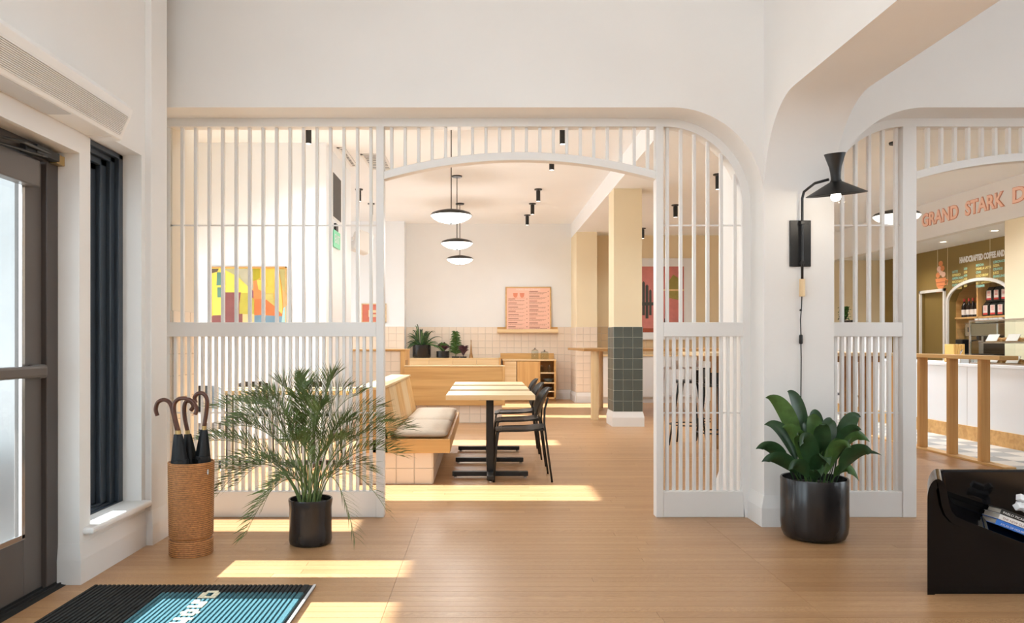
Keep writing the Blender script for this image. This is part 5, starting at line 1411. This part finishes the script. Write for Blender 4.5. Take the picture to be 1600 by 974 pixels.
# espresso machine and cups
em = thing('espresso_machine', 'steel espresso machine in the niche under the shelf, cups stacked on top', 'coffee machine', (NX-.05, 12.75, .95))
new('body', B(-.10, .35, -.42, .42, .35, .56), M['chrome'], em, .02)
new('rear_panel', B(.2, .35, -.40, .40, .0, .36), M['black'], em, .01)
new('drip_tray', B(-.15, .30, -.42, .42, 0, .06), M['black'], em, .01)
for yy in (-.2, .15): new('group_head', (lambda yy: lambda bm: (tube(bm, [(-.03, yy, .36), (-.03, yy, .28)], .035, 12), tube(bm, [(-.03, yy, .29), (-.16, yy, .27)], .012, 8)))(yy), M['black'], em)
new('gauge', B(-.105, -.10, .25, .33, .42, .50), M['black'], em)
new('cup_rail', BB((-.10, .35, -.42, .42, .565, .575),), M['chrome'], em)
mg = None
for k in range(6):
    yy = 13.06-k*.12
    lab = 'white cup on top of the espresso machine, number %d from the left' % (k+1)
    lab = 'white cup on top of the espresso machine, %s' % ('first from the left', 'second from the left', 'third from the left', 'fourth from the left', 'fifth from the left', 'last on the right')[k]
    if mg is None:
        mg = thing('coffee_cup', lab, 'cup', (NX, yy, 1.525), group='cups on the espresso machine')
        new('cup_body', lambda bm: lathe(bm, [(0, 0), (.03, 0), (.042, .03), (.045, .07), (.042, .07), (.038, .03), (0, .008)], seg=20, capb=False, capt=False), M['white'], mg, smooth=True)
        new('cup_handle', lambda bm: tube(bm, [(0, .043, .055), (0, .065, .05), (0, .062, .025), (0, .04, .02)], .005, 6), M['white'], mg, smooth='all')
    else: dup(mg, (NX, yy, 1.525), 0, lab)
gr = thing('coffee_grinder', 'black coffee grinder beside the espresso machine', 'coffee grinder', (NX-.1, 13.3, .95))
new('body', B(-.08, .10, -.09, .09, 0, .30), M['black'], gr, .02)
new('hopper', lambda bm: lathe(bm, [(0, .30), (.05, .30), (.09, .46), (.09, .48), (0, .48)], seg=20, capb=False, capt=False), M['jar'], gr, smooth=True)
new('spout', lambda bm: tube(bm, [(-.08, 0, .22), (-.13, 0, .17)], .025, 10), M['black'], gr)
for k in range(5):
    lab = 'stacked clear tumbler left of the grinder, %s' % ('bottom', 'second from bottom', 'middle', 'second from top', 'top')[k]
    o = new('tumbler', lambda bm: lathe(bm, [(0, 0), (.03, 0), (.04, .1), (.037, .1), (.028, .006), (0, .006)], seg=16, capb=False, capt=False), M['jar'], None, smooth=True)
    o.location = (NX+.1, 13.52, .95+.102*k); tag(o, lab, 'glass', 'stacked tumblers in the niche')
# bread / yellow crate on the counter
yb = thing('snack_basket', 'yellow packed snack basket on the counter left of the pastry case', 'basket', (XC+.30, 10.35, .935))
new('tub', B(-.08, .08, -.11, .11, 0, .08), M['oak'], yb, .01)
for k in range(6): new('packet', B(-.075+.026*k, -.057+.026*k, -.10, .10, .05, .24), M['snack'], yb, .004)
rg = thing('card_holder', 'clear wire rack of white leaflets on the counter before the pastry case', 'rack', (XC+.12, 9.95, .935))
new('wire', lambda bm: (tube(bm, [(-.08, -.15, 0), (-.08, -.15, .15), (.05, .02, .17), (.05, .15, .0)], .005, 6), tube(bm, [(.08, -.15, 0), (.08, -.15, .10), (.08, .15, .0)], .005, 6)), M['chrome'], rg)
new('leaflets', B(-.06, .06, -.12, .12, 0, .07), M['white'], rg, .004)

# pastry case
pc = thing('pastry_case', 'curved glass pastry display case on the white counter', 'display case', (XC+.35, 8.2, .935))
Op = (-(XC+.35), -8.2, -.935)
PY0, PY1, PZ = 6.3, 9.62, 1.46
new('glass_front', B(XC+.04, XC+.048, PY0, PY1, .95, PZ), M['jar'], pc, off=Op)
new('glass_end', B(XC+.04, XC+.60, PY1-.008, PY1, .95, PZ), M['jar'], pc, off=Op)
new('glass_top', B(XC+.04, XC+.60, PY0, PY1, PZ-.008, PZ), M['jar'], pc, off=Op)
new('steel_edge', BB((XC+.035, XC+.055, PY0, PY1, .935, .955), (XC+.035, XC+.055, PY1-.012, PY1+.004, .935, PZ), (XC+.035, XC+.05, PY0, PY1, PZ-.006, PZ+.006), (XC+.035, XC+.60, PY1-.006, PY1+.006, PZ-.006, PZ+.006)), M['chrome'], pc, off=Op)
new('rear_panel', B(XC+.60, XC+.608, PY0, PY1, .935, PZ), M['glass'], pc, off=Op)
new('glass_shelf', B(XC+.12, XC+.60, PY0, PY1-.05, 1.19, 1.20), M['jar'], pc, off=Op)
new('shelf_edge', B(XC+.115, XC+.125, PY0, PY1-.05, 1.185, 1.205), M['chrome'], pc, off=Op)
new('deck', B(XC+.06, XC+.60, PY0, PY1-.02, .936, .945), M['lgrey'], pc, off=Op)
tr0 = None
k = 0
for lv, zz in (('lower', .946), ('upper', 1.201)):
    for q in range(5):
        yy = 9.38-q*.36
        lab = 'pastry tray with pale price card, %s deck of the case, %s' % (lv, ('farthest', 'second farthest', 'third along', 'fourth along', 'nearest')[q])
        if tr0 is None:
            tr0 = thing('pastry_tray', lab, 'tray', (XC+.32, yy, zz), group='pastry trays in the case')
            new('tray', BB((-.14, .14, -.15, .15, 0, .01), (-.14, -.13, -.15, .15, 0, .025), (.13, .14, -.15, .15, 0, .025)), M['oak'], tr0)
            for (a, b) in ((-.06, -.08), (.05, -.08), (-.06, .03), (.05, .03), (0, .1)):
                new('pastry', (lambda a, b: lambda bm: lathe(bm, [(0, 0), (.04, .004), (.045, .02), (.03, .04), (0, .047)], a, b, 14, .01, False, False))(a, b), M['pastry'], tr0, smooth='all')
            o = new('price_card', B(-.003, .003, -.11, .09, 0, .09), M['labelp'], tr0); o.location = (-.175, 0, .012); o.rotation_euler = (0, math.radians(28), 0)
        else: dup(tr0, (XC+.32, yy, zz), 0, lab)
# big pendant in the cafe + small things seen through the right screen
def cafe_pendant(label, x, y, z, r, cz):
    t = thing('pendant_lamp', label, 'pendant lamp', (x, y, z), group='disc pendants in the cafe')
    s = r/.2435
    new('shade_top', lambda bm: lathe(bm, [(.0, .015*s), (.10*s, -.002*s), (.17*s, -.018*s), (.22*s, -.036*s), (r, -.064*s), (.21*s, -.052*s), (0, -.03*s)], seg=40, capb=False, capt=False), M['black'], t, smooth=True)
    new('diffuser', lambda bm: lathe(bm, [(r-.006, -.066*s), (.21*s, -.098*s), (.15*s, -.130*s), (.08*s, -.148*s), (0, -.153*s)], seg=40, capb=False, capt=False), M['glow'], t, smooth='all')
    new('stem', lambda bm: tube(bm, [(0, 0, 0), (0, 0, cz-z-.01)], .005, 8), M['black'], t)
    new('canopy', lambda bm: lathe(bm, [(0, cz-z-.022), (.075, cz-z-.020), (.078, cz-z), (0, cz-z)], seg=32, capb=False, capt=False), M['black'], t, smooth=True)
yc_ = 7.6
cafe_pendant('large disc pendant behind the right screen, over the high tables', X(1401, 8.55), 8.55, Z(330, 8.55)+.01, .245, ZR)
# recessed downlights over the cafe
for k, (x, y, z) in enumerate(((7.6, 11.6, 2.86), (7.6, 12.9, 2.86), (7.55, 14.2, 2.86), (5.6, 9.8, ZR), (5.6, 12.2, ZR), (4.2, 11.0, ZR))):
    t = thing('recessed_downlight', 'round recessed downlight %s' % ('over the back bar, nearest', 'over the back bar, middle', 'over the back bar, farthest', 'above the checkered floor, nearest', 'above the checkered floor, farther', 'over the high tables')[k], 'downlight', (x, y, z), group='recessed downlights in the cafe')
    new('trim_ring', lambda bm: lathe(bm, [(.045, -.002), (.065, -.008), (.07, 0)], seg=24, capb=False, capt=False), M['paint'], t, smooth='all')
    new('lens', lambda bm: lathe(bm, [(0, -.003), (.047, -.003)], seg=24, capb=False, capt=False), M['dllit'], t)
    l = bpy.data.lights.new('downlight', 'SPOT'); l.energy = 60 if z < 3 else 270; l.color = (1, .93, .84) if z < 3 else (.95, .97, 1); l.spot_size = 2.4; l.spot_blend = .8; l.shadow_soft_size = .06
    lo = bpy.data.objects.new('downlight', l); COL.objects.link(lo); lo.location = (x, y, z-.02)
# machine and plant on the far counter behind the right screen
wm = thing('counter_machine', 'white counter machine with black trim behind the right screen', 'machine', (6.2, 12.95, .935))
new('body', B(-.20, .30, -.55, .45, .06, .50), M['white'], wm, .02)
new('feet', BB((-.18, -.10, -.5, -.4, 0, .06), (-.18, -.10, .3, .4, 0, .06)), M['black'], wm)
new('top_trim', B(-.21, .31, -.56, .46, .50, .53), M['black'], wm, .006)
cpn = thing('potted_plant', 'small leafy plant on the white machine just right of the pillar', 'potted plant', (6.15, 13.3, 1.465))
small_pot(cpn, .07, .10)
for k in range(26):
    a = k*2.4; z = .10+.25*k/26; rr = .15
    new('leaf', leaf(Vector((0, 0, .09)), Vector((rr*math.cos(a)*.6, rr*math.sin(a), z)), .05, .03, start=.3, face=.1), M['leafl'], cpn)
for k, yy in enumerate((13.03, 12.88)):
    o = new('tin_box', B(-.05, .05, -.05, .05, 0, .10), M['black'], None, .004); o.location = (6.1, yy, 1.465); tag(o, 'small black tin on the white machine, %s' % ('next to the plant', 'right of the other tin')[k], 'tin', 'black tins')
dup(ch0, (5.25, 11.45, 0), PI*.9, 'black chair standing before the counter just right of the pillar', 'cafe chairs')

# ================================================================== STREET
struct('pavement', BB((-40, -2.32, -8, 4.66, -.14, -.02), (-40, XW-.1, 4.66, 30, -.14, -.02)), M['pave'], 'grey concrete pavement outside the glass door', 'pavement')
aw = thing('added_awning', 'grey canopy added outside above the entrance door to cut the sun', 'added_awning', (-3.6, 3.65, 2.9))  # added outside to stop the higher sun rays and bound the floor patches
def awn(bm):
    zt2 = (5.2-.41)/RAT
    prism(bm, [(-2.32, 2.95), (-5.2, zt2+.30), (-5.2, zt2), (-5.18, zt2), (-5.18, zt2+.28), (-2.32, 2.91)], 2.9, 4.40)
new('canopy', awn, M['white'], aw, off=(3.6, -3.65, -2.9))
fc = thing('street_facade', 'pale grey building across the street seen through the door glass', 'building', (-17, 24, 0))
new('wall', B(-.5, 0, -14, 16, -.02, 4.4), M['facade'], fc)
for k in range(8):
    wq = new('window', B(0, .06, -13+k*3.5, -11+k*3.5, 1.0, 3.2), M['winframe'], fc)
    new('pane', B(.06, .07, -12.9+k*3.5, -11.1+k*3.5, 1.1, 3.1), M['glass'], wq)
plr = thing('brick_planter', 'low woven brown planter box outside the glass door', 'planter', (-2.95, 4.1, -.02))
new('box', B(-.2, .2, -.35, .35, 0, .62), M['brick'], plr, .01)
print('OBJECTS', len(bpy.data.objects))
